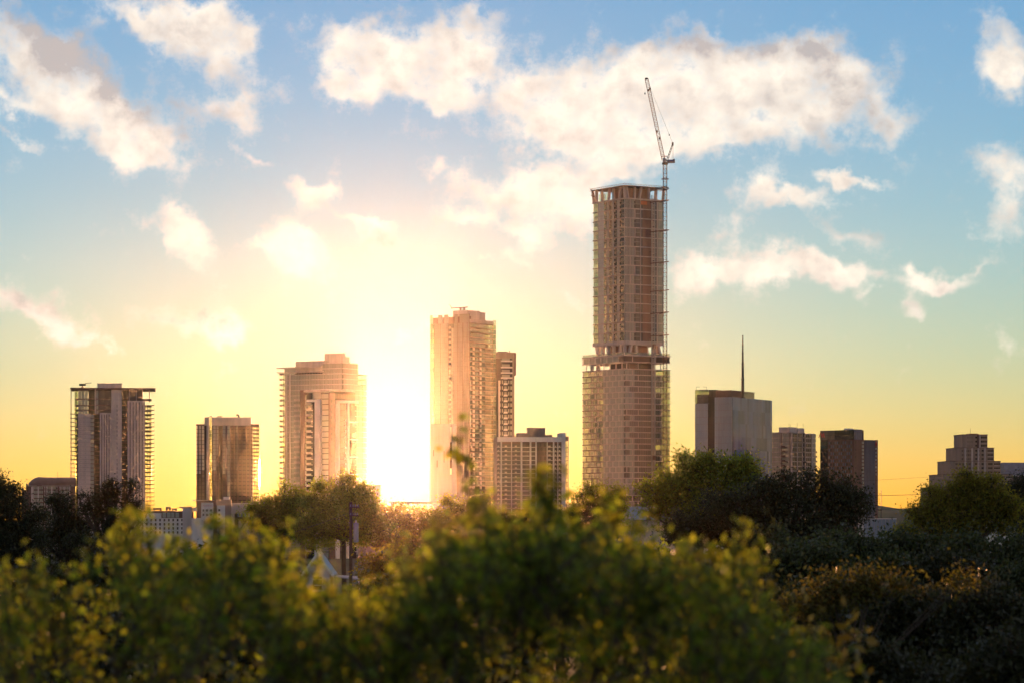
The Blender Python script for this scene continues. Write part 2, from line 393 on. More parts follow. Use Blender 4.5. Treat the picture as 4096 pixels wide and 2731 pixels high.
def lin(a, b, n): return [a + (b - a) * i / n for i in range(n + 1)]

# ------------------------------------------------------------------ ground, hills
def terrain(y):
    ys = [-200, 0, 30, 70, 200, 500, 1000, 7000]; zs = [17.4, 17.4, 17.0, 14.5, 10.5, 6.0, 0.0, 0.0]
    return float(np.interp(y, ys, zs))
def build_ground():
    xs = np.concatenate([np.linspace(-4500, -400, 12), np.linspace(-360, 360, 37), np.linspace(400, 4500, 12)])
    ys = np.concatenate([np.linspace(-150, 100, 26), np.linspace(110, 1000, 45), np.linspace(1100, 3120, 11)])
    v = []
    for y in ys:
        for x in xs:
            n = math.sin(x * 0.031 + y * 0.017) * 0.35 + math.sin(x * 0.11 - y * 0.07) * 0.15
            v.append((x, y, terrain(y) + n * (1 if y < 900 else 0.0)))
    nx = len(xs); f = [(j*nx+i, j*nx+i+1, (j+1)*nx+i+1, (j+1)*nx+i) for j in range(len(ys)-1) for i in range(nx-1)]
    me = bpy.data.meshes.new('ground'); me.from_pydata(v, [], f); me.materials.append(M['soil'])
    for p in me.polygons: p.use_smooth = True
    link('ground', me, kind='structure')
    # distant wooded ridge
    v = []; nx = 260
    for j in range(12):
        t = j / 11
        for i in range(nx):
            x = -3600 + 7200 * i / (nx - 1)
            h = 25 + 8 * math.sin(x * 0.0021 + 1.0) + 6 * math.sin(x * 0.006 + 0.4) + 2.2 * math.sin(x * 0.027) + 1.2 * math.sin(x * 0.081 + j)
            v.append((x, 2600 + 500 * t, max(0, h) * math.sin(math.pi * t) ** 0.8 - 0.5))
    f = [(j*nx+i, j*nx+i+1, (j+1)*nx+i+1, (j+1)*nx+i) for j in range(11) for i in range(nx-1)]
    me = bpy.data.meshes.new('hills'); me.from_pydata(v, [], f); me.materials.append(M['hill'])
    link('hills', me, kind='structure')
build_ground()

# ------------------------------------------------------------------ tallest tower, under construction
def tallest():
    t = Tower('unfinished_skyscraper', 'tallest tower, unfinished, with a set-back open storey of slanted columns halfway up', 2497, 1850, 57, 2331, 2679, cat='skyscraper')
    ztop = t.z(1418)
    fl = [t.z(y) for y in (1418, 1444, 1472)]
    z = fl[-1]
    while z > 4.5: z -= 3.66; fl.append(z)
    fl[-1] = 0.0; zs = fl[::-1]
    W, L = t.W, t.L
    t.slabs(zs[1:-1], 0.55, 0.35, 'concrete')
    t.slabs([ztop + 0.15], 0.8, 0.45, 'concrete', name='roof_slab')
    t.box('core', 'core', 9, W - 7, 8, L * 0.60, 0, ztop - 0.7)
    # partitions that stop the view through the corner flats
    mb = MB()
    for k, (z0, z1) in enumerate(zip(zs[:-1], zs[1:])):
        mb.box(1.2, 4.2, L*.70, L*.70 + .5, z0 + .05, z1 - 0.6); mb.box(1.2, 3.4, L*.84, L*.84 + .4, z0 + .05, z1 - 0.6)
        if rnd.random() < 0.25: y = L * rnd.uniform(.66, .95); mb.box(2, 3 + rnd.random() * 5, y, y + 1.2, z0 + .05, z0 + rnd.uniform(1.2, 3.0))
        if rnd.random() < 0.7: mb.box(W - 5.5, W - 4.4, 2, 8 + 4 * rnd.random(), z0 + .05, z1 - 0.6)
    mb.build('partitions', M['interior'], t.root, kind='stuff')
    nL, nR = 14, 9
    eL, eR = lin(0.15, L, nL), lin(0.15, W, nR)
    hoist0, hoist1 = t.sR(2566), t.sR(2618)
    def mL(i, z): return 'g_pale' if i < 7 else 'g_clear'
    def mR(i, z):
        c = (eR[i] + eR[i+1]) / 2
        return ('g_pale' if rnd.random() < .75 else 'g_mid') if c < hoist0 * 0.55 else ('g_mid' if c < hoist1 else 'g_clear')
    body = [z for z in zs if z < t.z(1446) + 0.1]
    t.grid('L', eL, body, mL, d=0.0, gap=0.16, sill=0.02, head=0.57)
    t.grid('R', eR, body, mR, d=0.0, gap=0.16, sill=0.02, head=0.57)
    t.grid('BL', lin(0, L, 8), body, 'g_clear', gap=0.2, head=0.57); t.grid('BR', lin(0, W, 6), body, 'g_clear', gap=0.2, head=0.57)
    # top storey of the base: pale glass on the left, dark louvres round the corner
    top = [t.z(1444), ztop]
    t.grid('L', lin(L * 0.14, L, 10), top, 'g_pale', head=0.7)
    mb = MB()
    for s in lin(0.0, t.sR(2676), 44): t.fb(mb, 'R', s, s + 0.34, top[0], top[1] - 0.7, -0.05, 0.22)
    for s in lin(0.3, L * 0.13, 9): t.fb(mb, 'L', s, s + 0.34, top[0], top[1] - 0.7, -0.05, 0.22)
    mb.build('louvres', M['louver'], t.root, kind='stuff')
    t.part('louvre_backing', 'core', 'R', 0.1, W - .1, top[0], top[1] - .75, -0.5, -0.1)
    t.part('louvre_backing', 'core', 'L', 0.6, L * .135, top[0], top[1] - .75, -0.5, -0.1)
    # slender mullions and the staggered fins between the floors
    mb = MB()
    for z0, z1 in zip(body[:-1], body[1:]):
        for s in lin(0.15, L, 56)[1:-1]: t.fb(mb, 'L', s - .04, s + .04, z0, z1 - .56, 0.02, 0.14)
        for s in lin(0.15, W, 26)[1:-1]: t.fb(mb, 'R', s - .04, s + .04, z0, z1 - .56, 0.02, 0.14)
    mb.build('mullions', M['alu'], t.root, kind='stuff')
    fins = {}
    for k, (z0, z1) in enumerate(zip(zs[:-1], zs[1:])):
        h = z1 - z0 - 0.56
        o = 0.5 if k % 2 else 0.0
        for j in range(7):
            s = (j + o + 0.35) * L / 7
            if s < L - .3:
                key = ('L', round(h, 2))
                if key not in fins: fins[key] = MB().box(-0.4, 0.1, -.2, .2, 0, h).mesh('fin'); fins[key].materials.append(M['concrete'])
                link('fin', fins[key], t.root, (0, s, z0 + .005))
        for j in range(4):
            s = (j + o + 0.2) * W / 4
            if s < W - .3 and not (hoist0 < s < hoist1):
                key = ('R', round(h, 2))
                if key not in fins: fins[key] = MB().box(-.25, .25, -0.4, 0.1, 0, h).mesh('fin'); fins[key].materials.append(M['concrete'])
                link('fin', fins[key], t.root, (s, 0, z0 + .005))
    # terrace railing
    for s0, s1 in zip(lin(0.3, L, 9)[:-1], lin(0.3, L, 9)[1:]): t.part('railing_pane', 'g_rail', 'L', s0, s1 - .15, ztop + .15, ztop + 1.75, 0.05, 0.12)
    for s0, s1 in zip(lin(0.3, W, 6)[:-1], lin(0.3, W, 6)[1:]): t.part('railing_pane', 'g_rail', 'R', s0, s1 - .15, ztop + .15, ztop + 1.75, 0.05, 0.12)
    # open storey: slanted columns round a dark core
    t.at(2.6, 2.6, 2374, 2652); Wu, Lu = t.W, t.L
    zb = t.z(1377, 4)
    for s, lean in zip((1.5, 6.5, 13, 19, 25.5, 31, Lu - 7.5), (0, -.4, .3, 1.1, 0, 1.4, -.9)):
        MB().beam((3.2, s + 2.6, ztop + .1), (3.2, s + 2.6 + lean * 1.2, zb), 1.5, 1.9).build('slanted_column', M['concrete'], t.root)
    for s, lean in zip((4.5, 10.5, Wu - 9.5, Wu - 3.5), (1.6, -.6, 1.6, -1.6)):
        MB().beam((s + 1.5, 3.2, ztop + .1), (s + 1.5 + lean, 3.2, zb), 1.9, 1.5).build('slanted_column', M['concrete'], t.root)
    for s in (8, 18): MB().beam((Wu - 1.2, s, ztop + .1), (Wu - 1.2, s + 1.5, zb), 1.6, 1.6).build('slanted_column', M['concrete'], t.root)
    t.box('core', 'brick', 10, Wu - 8, 9, Lu * .78, ztop + .2, zb)
    # upper shaft
    z0u, z1u = t.z(1362, 4), t.z(794, 4)
    t.box('transfer_slab', 'concrete', t.ox - .5, Wu + .3, t.oy - .5, Lu + .3, zb, z0u)
    nb = 15
    bz = lin(z0u, z1u, nb)
    t.slabs(bz[1:-1], 0.62, 0.42, 'concrete', name='floor_band')
    t.slabs([z1u + .4], 0.9, 0.7, 'concrete', name='roof_slab')
    mids = [(a + b) / 2 for a, b in zip(bz[:-1], bz[1:])]
    t.slabs(mids, 0.28, -0.12, 'slab')
    t.box('core', 'core', 9.5, Wu - 5.5, 8, Lu * .72, z0u, z1u - .6)
    zones = [(2506, 2498, 'P'), (2498, 2479, 'D'), (2479, 2469, 'F'), (2469, 2457, 'D'), (2457, 2448, 'F'), (2448, 2437, 'D'), (2437, 2428, 'F'), (2428, 2416, 'D'), (2416, 2393, 'P'), (2393, 2373, 'C')]
    half = sorted(bz + mids)
    mulls = MB()
    for xa, xb, k in zones:
        a, b = t.sL(xa), min(t.sL(xb), Lu); a = max(a, t.oy + .1)
        if k in 'PC':
            n = max(2, int((b - a) / 2.6))
            t.grid('L', lin(a, b, n), half, 'g_panel' if k == 'P' else 'g_clear', gap=.14, sill=.02, head=.3)
            for z0, z1 in zip(bz[:-1], bz[1:]):
                for s in lin(a, b, n * 2)[:-1]: t.fb(mulls, 'L', s - .06, s + .06, z0, z1 - .62, .02, .2)
        elif k == 'D':
            t.grid('L', [a, b], half, 'g_dark', d=-0.9, gap=.1, sill=.02, head=.3)
            for i, (z0, z1) in enumerate(zip(half[:-1], half[1:])):
                if i < len(half) - 6: t.part('balustrade', 'g_rail', 'L', a + (b - a) * .5, b - .1, z0 + .05, z0 + .8, .02, .10)
        else:
            for z0, z1 in zip(bz[:-1], bz[1:]):
                w = (b - a)
                t.pane('L', a + .1, b - .1, z0 + .02, z1 - .63, 'g_panel', 0.0)
                for q in (0, .3, .6, .93): t.fb(mulls, 'L', a + q * w, a + q * w + .16, z0, z1 - .62, .02, .3)
    # right face
    h0, h1 = t.sR(2570), t.sR(2612)
    xsR = [t.ox + .1, t.sR(2537), t.sR(2541), t.sR(2560), h0, h1, t.sR(2626), t.sR(2648), Wu]
    for i, (z0, z1) in enumerate(zip(bz[:-1], bz[1:])):
        zz = [z0, (z0 + z1) / 2, z1]
        t.grid('R', lin(xsR[0], xsR[1], 3), zz, 'g_pale', gap=.14, sill=.02, head=.3)
        t.grid('R', [xsR[2], xsR[3]], zz, 'g_mid', gap=.14, sill=.02, head=.3)
        t.grid('R', [xsR[3] + .7, h0], [z0, z1], 'g_dark', gap=.14, sill=.02, head=.63)
        t.grid('R', [h1, xsR[6]], zz, 'g_dark', gap=.14, sill=.02, head=.3)
        t.grid('R', lin(xsR[6] + .8, Wu, 2), zz, 'g_pale', gap=.14, sill=.02, head=.3)
        for s in ((xsR[1] if i % 2 else xsR[1] * .62), xsR[3], xsR[6]): t.part('fin', 'concrete', 'R', s, s + .65, z0 + .005, z1 - .625, -.1, .4)
        for s in lin(xsR[0], xsR[1], 8)[1:-1]: t.fb(mulls, 'R', s - .05, s + .05, z0, z1 - .62, .02, .16)
    mulls.build('mullions', M['alu'], t.root, kind='stuff')
    t.part('hoist_bay_wall', 'brick', 'R', h0 + .05, h1 - .05, z0u, z1u - .55, -.6, -.1)
    t.grid('BL', lin(t.oy, Lu, 7), half, 'g_clear', gap=.2, head=.3); t.grid('BR', lin(t.ox, Wu, 5), half, 'g_clear', gap=.2, head=.3)
    # crown of leaning columns carrying the formwork deck
    zc0, zc1 = z1u + .4, t.z(744, 4)
    for s, lean in zip((2.2, 8, 14.5, 20.5, 27.5, 34, Lu - 1.5), (.9, -.7, .5, -1.3, .6, 0, 1.8)):
        MB().beam((t.ox + .9, s + 2.0, zc0), (t.ox + .9, s + 2.0 + lean, zc1), 1.2, 1.5).build('leaning_column', M['concrete'], t.root)
    for s, lean in zip((3.6, 8.6, 12.4, 20.0, 25.5, Wu - 1.3), (-1.3, .3, 1.6, -.5, .2, .9)):
        MB().beam((s + 1.8, t.oy + .9, zc0), (s + 1.8 + lean, t.oy + .9, zc1), 1.5, 1.2).build('leaning_column', M['concrete'], t.root)
    for y in (10, 25, Lu - 3): MB().beam((Wu - 1, y, zc0), (Wu - 1, y - 1, zc1), 1.3, 1.3).build('leaning_column', M['concrete'], t.root)
    t.box('penthouse_core', 'brown', t.ox + 5, Wu - 7.5, t.oy + 3.5, Lu * .62, zc0, zc1 - 1.0)
    for y0 in (Lu * .66, Lu * .77, Lu * .88): t.box('penthouse_pane', 'g_clear', t.ox + 3.4, t.ox + 3.5, y0, y0 + 3.6, zc0, zc1 - 2.2)
    t.box('formwork_deck', 'slab', t.ox - 1.2, Wu + .5, t.oy - 1.2, Lu + 1.5, zc1, zc1 + 0.35)
    tr = MB(); zt = zc1 + 1.25
    for pa, pb in (((t.ox-1.6, t.oy-1.6), (Wu+.8, t.oy-1.6)), ((t.ox-1.6, t.oy-1.6), (t.ox-1.6, Lu+2)), ((Wu+.8, t.oy-1.6), (Wu+.8, Lu+2))):
        n = 16; P = lambda k, z: (pa[0] + (pb[0]-pa[0])*k/n, pa[1] + (pb[1]-pa[1])*k/n, z)
        tr.beam(P(0, zt), P(n, zt), .16); tr.beam(P(0, zc1 - .2), P(n, zc1 - .2), .16)
        for k in range(n): tr.beam(P(k, zc1 - .2), P(k+.5, zt), .11); tr.beam(P(k+.5, zt), P(k+1, zc1 - .2), .11)
        for k in range(0, n + 1, 2): tr.beam(P(k, zt - .2), P(k, zt + .5 * rnd.random() + .3), .07)
    tr.build('edge_truss', M['rust'], t.root)
    MB().beam((t.ox - 3.2, Lu - 2, zc1 + .9), (t.ox - .5, Lu - 2, zc1 - 3.6), .25).beam((t.ox - 3.4, Lu - 2, zc1 - 3.4), (t.ox + .2, Lu - 2, zc1 - 4.2), .4).beam((t.ox - 2.4, Lu - 2, zc1 + .5), (t.ox - 2.4, Lu - 2, zc0 - .5), .1).build('scaffold_bracket', M['rust'], t.root)
    t.part('safety_screen', 'orange', 'R', t.sR(2561), t.sR(2586), t.z(818, 8), t.z(804, 8), .5, .7)
    t.glaze(295)
    return t, (Wu, Lu, z0u, z1u, zc1, h0, h1)
T7, info7 = tallest()

def hoist():
    t = T7; D = 1850
    # builder's lift on the right-hand face: twin masts, cross bracing and cars
    s0 = t.sR(2592); s1 = t.sR(2604)
    r = thing('builders_hoist', 'ladder-like builders hoist running up one face of the tallest tower', 'hoist', t.root.location, t.root.rotation_euler[2])
    zt = t.z(775)
    for s in (s0, s1): MB().beam((s, -1.3, 0), (s, -1.3, zt), .28).beam((s, -2.2, 0), (s, -2.2, zt), .16).build('mast', M['alu'], r)
    rung = MB().box(s0, s1, -1.4, -1.2, 0, .35).box(s0 + .35, s0 + .6, -1.4, -1.2, .35, 2.9).box((s0+s1)/2 - .15, (s0+s1)/2 + .15, -1.4, -1.2, .35, 2.9).box(s1 - .6, s1 - .35, -1.4, -1.2, .35, 2.9).mesh('landing_gate'); rung.materials.append(M['cream'])
    z = 1.0
    while z < zt - 3: link('landing_gate', rung, r, (0, 0, z)); z += 3.66
    tie = MB().beam((s0 + .3, -1.2, 0), (s0 + .3, 1.4, 0), .2).beam((s1 - .3, -1.2, 0), (s1 - .3, 1.4, 0), .2).mesh('wall_tie'); tie.materials.append(M['steel'])
    z = 6
    while z < zt - 12: link('wall_tie', tie, r, (0, 0, z)); z += 11
    for zz in (60, 131): MB().box(s0 + .3, s1 - .3, -3.0, -1.5, zz, zz + 2.8).build('lift_car', M['brown'], r)
hoist()

def lattice(mb, p, q, w, n, th, brace):
    p, q = Vector(p), Vector(q); t = (q - p).normalized()
    up = Vector((0,1,0)) if abs(t.y) < .9 else Vector((1,0,0))
    a = t.cross(up).normalized() * w / 2; c = t.cross(a).normalized() * w / 2
    cs = [a + c, a - c, -a - c, -a + c]
    for o in cs: mb.beam(p + o, q + o, th)
    for k in range(n):
        A, B = p + (q-p)*k/n, p + (q-p)*(k+1)/n
        for i in range(4):
            o, o2 = cs[i], cs[(i+1) % 4]
            if k % 2: o, o2 = o2, o
            mb.beam(A + o, B + o2, brace)
            mb.beam(A + cs[i], A + cs[(i+1) % 4], brace)
    return mb
def crane():
    D = 1846
    X = lambda x: px(x, D); Z = lambda y: pz(y, D)
    xm = X(2660)
    r = thing('tower_crane', 'luffing tower crane with a steep lattice boom on top of the tallest tower', 'crane', (xm, D, 0))
    loc = lambda x, y, dy=0: (X(x) - xm, dy, Z(y))
    lattice(MB(), (0, 0, 0), (0, 0, Z(660)), 2.3, 90, .34, .17).build('mast', M['rust'], r)
    # ties to the building
    for y in (757, 802, 921, 1047, 1160, 1249, 1339):
        MB().beam((-9, 9, Z(y) - .4), (2.5, -1.4, Z(y)), .45).beam((-3.0, 9, Z(y) - .4), (2.2, 1.4, Z(y)), .35).build('wall_tie', M['rust'], r)
    for y in (718, 752): MB().box(-2.2, 2.2, -2.2, 2.2, Z(y), Z(y) + .25).build('climbing_collar', M['rust'], r)
    MB().prism([(1.9*math.cos(a), 1.9*math.sin(a)) for a in lin(0, 2*math.pi, 14)[:-1]], Z(660), Z(653)).build('slewing_ring', M['steel'], r)
    dk = MB().box(-1.6, 6.2, -1.4, 1.4, Z(653), Z(650)).box(1.2, 6.2, -1.5, 1.5, Z(650), Z(641)).box(5.1, 6.2, -1.6, 1.6, Z(652.5), Z(638)).build('machinery_deck', M['slate'], r)
    text('DPR', 1.7, M['bluesign'], 'lettering', dk, (2.1, -1.53, Z(649.3)), (R(90), 0, 0), .06)
    MB().box(-1.5, .5, -2.2, -1.35, Z(650), Z(636)).build('cab', M['grey'], r)
    MB().box(-2.6, 1.4, -1.0, 1.0, Z(627), Z(625.6)).box(-.6, -.3, -.9, -.6, Z(650), Z(627)).box(-.6, -.3, .6, .9, Z(650), Z(627)).build('boom_platform', M['rust'], r)
    af = MB()
    for y in (-.9, .9):
        af.beam(loc(2665, 645, y), loc(2690, 575, y), .36); af.beam(loc(2671, 645, y), loc(2693, 578, y), .26)
        for k in range(6): af.beam(loc(2665 + 25*k/6, 645 - 70*k/6, y), loc(2671 + 22*(k+.5)/6, 645 - 67*(k+.5)/6, y), .12)
    af.beam(loc(2690, 575, -1), loc(2690, 575, 1), .5)
    af.box(X(2687)-xm, X(2694)-xm, -.9, .9, Z(583), Z(571))
    af.build('a_frame', M['steel'], r)
    for x in (2688.5, 2693): MB().beam(loc(x if x > 2690 else 2689, 577), loc(x, 640), .10).build('stay_cable', M['wire'], r)
    boom = lattice(MB(), loc(2654, 641), loc(2586, 316), 2.0, 46, .20, .085); boom.build('boom', M['rust'], r)
    MB().box(X(2580)-xm, X(2591)-xm, -.8, .8, Z(318), Z(313)).beam(loc(2583, 320), loc(2587, 312), .5).build('boom_head', M['steel'], r)
    for (x, y) in ((2600, 357), (2594, 363), (2638, 555), (2628, 528)): MB().box(X(x)-xm-.5, X(x)-xm+.5, -.9, .9, Z(y+4), Z(y-4)).build('boom_sheave', M['steel'], r)
    MB().beam(loc(2691, 573), loc(2601, 357), .055).build('luffing_cable', M['wire'], r)
    MB().beam(loc(2690, 573, .5), loc(2588, 314, .5), .055).build('hoist_cable', M['wire'], r)
    MB().beam(loc(2580, 318), loc(2580, 372), .055).build('hook_cable', M['wire'], r)
    MB().prism([(.35*math.cos(a), .35*math.sin(a)) for a in lin(0, 2*math.pi, 8)[:-1]], Z(379), Z(372)).build('hook_block', M['steel'], r).location = (X(2580)-xm, 0, 0)
    MB().box(-.3, .3, -.3, .3, Z(544), Z(538)).build('cable_weight', M['steel'], r).location = (X(2677)-xm, 0, 0)
crane()

# ------------------------------------------------------------------ far left: block with a curved roof
def curved_roof_block():
    t = Tower('curved_roof_apartments', 'low apartment block with a rounded dark roof beside the slab-roofed tower', 112, 1500, 82, depthL=22, xr=300)
    W = t.W; zt = t.z(1940); fh = (zt - t.z(2092)) / 9
    zs = [zt - k * fh for k in range(14)][::-1]; zs[0] = 0
    t.box('wall', 'brown', .3, W, .3, 22, 0, zt)
    # stepped left wing
    x1, x2 = t.sR(87), t.sR(104)
    t.box('wing', 'brown', x1, 0.3, 1.5, 20, 0, t.z(1957)); t.box('wing', 'brown', x2, 0.3, 1.0, 20.6, 0, t.z(1943))
    t.box('parapet', 'tan', x2, x2 + 1.0, 1.0, 3, t.z(1943), t.z(1932)); t.box('parapet', 'tan', x1, x1 + 1.0, 1.5, 3, t.z(1957), t.z(1948))
    # barrel roof
    m = MB(); prof = []
    for k in range(13):
        a = math.pi * k / 12; prof.append((11 - 11.4 * math.cos(a), zt - .2 + 4.6 * math.sin(a) ** .75))
    n = len(prof); ring = lambda x, s: [(x, 11 + (y - 11) * s, zt - .2 + (z - zt + .2) * s) for y, z in prof]
    rings = [(x, s) for x, s in ((.1, .35), (1.5, .7), (3.2, .92), (5, 1.04), (8, 1.0), (W + .4, 1.0))]
    for x, s in rings: m.v += ring(x, s)
    for r in range(len(rings) - 1): m.f += [(r*n+k, (r+1)*n+k, (r+1)*n+k+1, r*n+k+1) for k in range(n - 1)]
    m.f.append(tuple(range((len(rings)-1)*n, len(rings)*n)))
    m.build('roof', M['brown'], t.root)
    t.part('cornice', 'tan', 'R', .2, W, zt - .5, zt + .15, -.4, .5)
    bays = [(135, 152, 2), (154, 173, 3), (188, 206, 3), (208, 224, 2), (242, 255, 2), (258, 276, 2)]
    for a, b, n in bays:
        s0, s1 = t.sR(a), t.sR(b)
        t.grid('R', lin(s0, s1, n), zs, 'g_gold', d=-.15, gap=.22, sill=.25, head=.45)
    for x in (127, 132, 153, 179, 187, 207, 228, 240, 256.5, 279):
        s = t.sR(x); t.part('pier', 'concrete', 'R', s - .28, s + .28, 0, zt - .5, -.31, .35)
    for a, b in ((173.5, 179), (180.5, 186.5), (226, 228), (229.5, 239.5)):
        s0, s1 = t.sR(a), t.sR(b)
        me = MB().box(s0, s1, -.9, .29, -.25, 0).box(s0 + .05, s1 - .05, -.9, -.8, .004, 1.0).mesh('balcony'); me.materials.append(M['brown'])
        for z in zs[1:-1]: link('balcony', me, t.root, (0, 0, z))
    for x in (94, 108, 120):
        s0 = t.sR(x); t.grid('R', [s0, s0 + 1.3], zs[:-2], 'g_mid', d=-.6 if x > 105 else -1.15, gap=.2, sill=.3, head=.5)
    t.glaze()
    MB().beam((W * .62, 10, zt + 4), (W * .62, 10, zt + 7.2), .12).build('aerial', M['steel'], t.root)
curved_roof_block()

# ------------------------------------------------------------------ slab-roofed tower on the left
def slab_roof_tower():
    t = Tower('slab_roofed_tower', 'tower with a thin flat overhanging roof slab and a pale central shaft', 300, 1600, 83, depthL=24, xr=605)
    W, L = t.W, t.L; zr = t.z(1556); D = t.D
    fh = (t.z(1653) - t.z(2000)) / 21.0
    zs = [t.z(1653) - k * fh for k in range(40) if t.z(1653) - k * fh > 1.0][::-1]; zs = [0] + zs
    zup = [t.z(1653), t.z(1636), t.z(1617), t.z(1592), zr]
    ov = px(622, D) - px(605, D)
    t.box('roof_slab', 'brown', -px(300, D) + px(282, D), W + ov, -1.5, L + 1, zr, t.z(1549))
    t.box('roof_box', 'concrete', t.sR(389), t.sR(487), 4, 16, t.z(1549), t.z(1531))
    t.box('roof_box_lid', 'brown', t.sR(389) - .2, t.sR(487) + .2, 3.8, 16.2, t.z(1531), t.z(1530))
    full = zs + zup[1:]
    t.slabs(zs[1:] + zup[1:-1], .35, .12, 'brown')
    t.box('core', 'core', t.sR(380), t.sR(570), 3.5, L - 2, 0, zr - .05)
    t.box('core', 'core', t.sR(306), t.sR(380), 5.0, L - 5, 0, t.z(1653) - .4)
    # glass corner on the left: the sky shows through
    t.grid('L', lin(0, L, 5), full, 'g_clear', gap=.3, head=.4); t.grid('R', [.05, t.sR(311)], full, 'g_clear', gap=.15, head=.4)
    t.grid('BR', lin(-1, t.sR(330), 3), full, 'g_clear', gap=.3, head=.4)
    MB().box(-2.3, -1.9, -1.1, -.7, 0, zr).build('corner_column', M['brown'], t.root)
    me = MB().box(-2.6, -.13, -1.2, 3, -.3, 0).box(-2.6, -2.5, -1.2, 3, 0.004, .9).mesh('balcony'); me.materials.append(M['brown'])
    for z in zs[2:]: link('balcony', me, t.root, (0, 0, z))
    # pale panelled wall with small windows
    z13 = t.z(1653)
    mb = MB()
    for z0, z1 in zip(zs[:-1], zs[1:]): t.part('wall_panel', 'concrete', 'R', t.sR(312), t.sR(362), z0 + .06, z1 - .04, -.3, .25)
    for x0, x1 in ((321, 326), (339, 344)): t.grid('R', [t.sR(x0), t.sR(x1)], zs, 'g_pale', d=.26, sill=.9, head=1.0)
    t.grid('R', [t.sR(362), t.sR(376)], zs, 'g_pale', d=.05, gap=.1, head=.45)
    t.part('downpipe', 'louver', 'R', t.sR(377), t.sR(380), 0, z13 - .4, -.2, .22)
    t.grid('R', lin(t.sR(313), t.sR(352), 3), zup, 'g_pale', gap=.12, head=.45)
    t.grid('R', [t.sR(353), t.sR(379)], zup, 'g_dark', d=-1.0, gap=.12, head=.45)
    t.part('pier', 'concrete', 'R', t.sR(379), t.sR(383), z13, zr, -.3, .3)
    t.grid('R', [t.sR(384), t.sR(394)], zup, 'g_pale', gap=.12, head=.45)
    # slot with gold reflections, dark glass and ribbed walls
    t.grid('R', [t.sR(381), t.sR(397)], zs, 'g_dark', d=-.6, gap=.12, head=.4)
    t.grid('R', [t.sR(395), t.sR(420), t.sR(445)], zup, 'g_mid', gap=.12, head=.45)
    def ribs(x0, x1, n, ztop, w):
        for k, x in enumerate(lin(x0, x1, n)):
            t.part('rib', 'concrete', 'R', t.sR(x), t.sR(x) + w, 0, ztop, -.3, .35)
        for xa, xb in zip(lin(x0, x1, n)[:-1], lin(x0, x1, n)[1:]):
            t.grid('R', [t.sR(xa) + w, t.sR(xb)], [z for z in full if z <= ztop + .1], 'g_dark', d=-.1, gap=.04, sill=.3, head=.45)
        t.part('rib_cap', 'concrete', 'R', t.sR(x0) - .003, t.sR(x1) + w + .003, ztop, ztop + .8, -.3, .36)
    ribs(399, 438, 4, t.z(1655), .9); ribs(510, 571, 5, t.z(1606), 1.2)
    s0, s1 = t.sR(445), t.sR(487)
    cz = lin(0, zr, 17)
    for z0, z1 in zip(cz[:-1], cz[1:]): t.part('shaft_panel', 'concrete', 'R', s0, s1, z0 + .03, z1 - .03, -.3, .55)
    t.repeat('slot_window', 'core', MB().box(s0 + (s1 - s0) * .53, s0 + (s1 - s0) * .58, -.63, -.53, 0, 1.3), [(0, 0, z + 1.2) for z in full[2:-3]])
    t.grid('R', [t.sR(487.5), t.sR(509)], full, 'g_dark', d=-.2, gap=.1, head=.42)
    up = [t.z(1606) + .8, zr]
    for x in (516, 544): t.part('mullion', 'concrete', 'R', t.sR(x), t.sR(x) + .3, up[0], zr, -.1, .2)
    t.grid('R', [t.sR(510), t.sR(544), t.sR(571)], up, 'g_mid', d=-.3, gap=.4)
    t.box('roof_post', 'brown', t.sR(596), t.sR(599), -.4, .2, t.z(1606), zr)
    # balconies down the right edge
    zb = [z for z in full if z < t.z(1603)]
    t.grid('R', lin(t.sR(576), W, 3), zb, 'g_clear', gap=.3, head=.4); t.grid('BL', lin(0, L, 4), zb, 'g_clear', gap=.5, head=.4)
    me = MB().box(W + .13, W + 1.7, -.8, 4, -.3, 0).box(W + 1.6, W + 1.7, -.8, 4, .004, .9).mesh('balcony'); me.materials.append(M['brown'])
    for z in zb[2:]: link('balcony', me, t.root, (0, 0, z))
    t.glaze()
    # window-cleaning rig on the roof
    r = MB(); s = t.sR(325); zz = t.z(1549)
    r.box(s, s + 1.2, 3, 5, zz, zz + .8).box(s + .3, s + .9, 3.5, 4.5, zz + .8, zz + 2.0).box(s - 1.2, s + 2.4, 3.6, 4.4, zz + 1.2, zz + 2.4).beam((s + 2, 4, zz + 2.6), (s + 5.5, 4, zz + 2.9), .3)
    r.build('roof_rig', M['steel'], t.root)
slab_roof_tower()

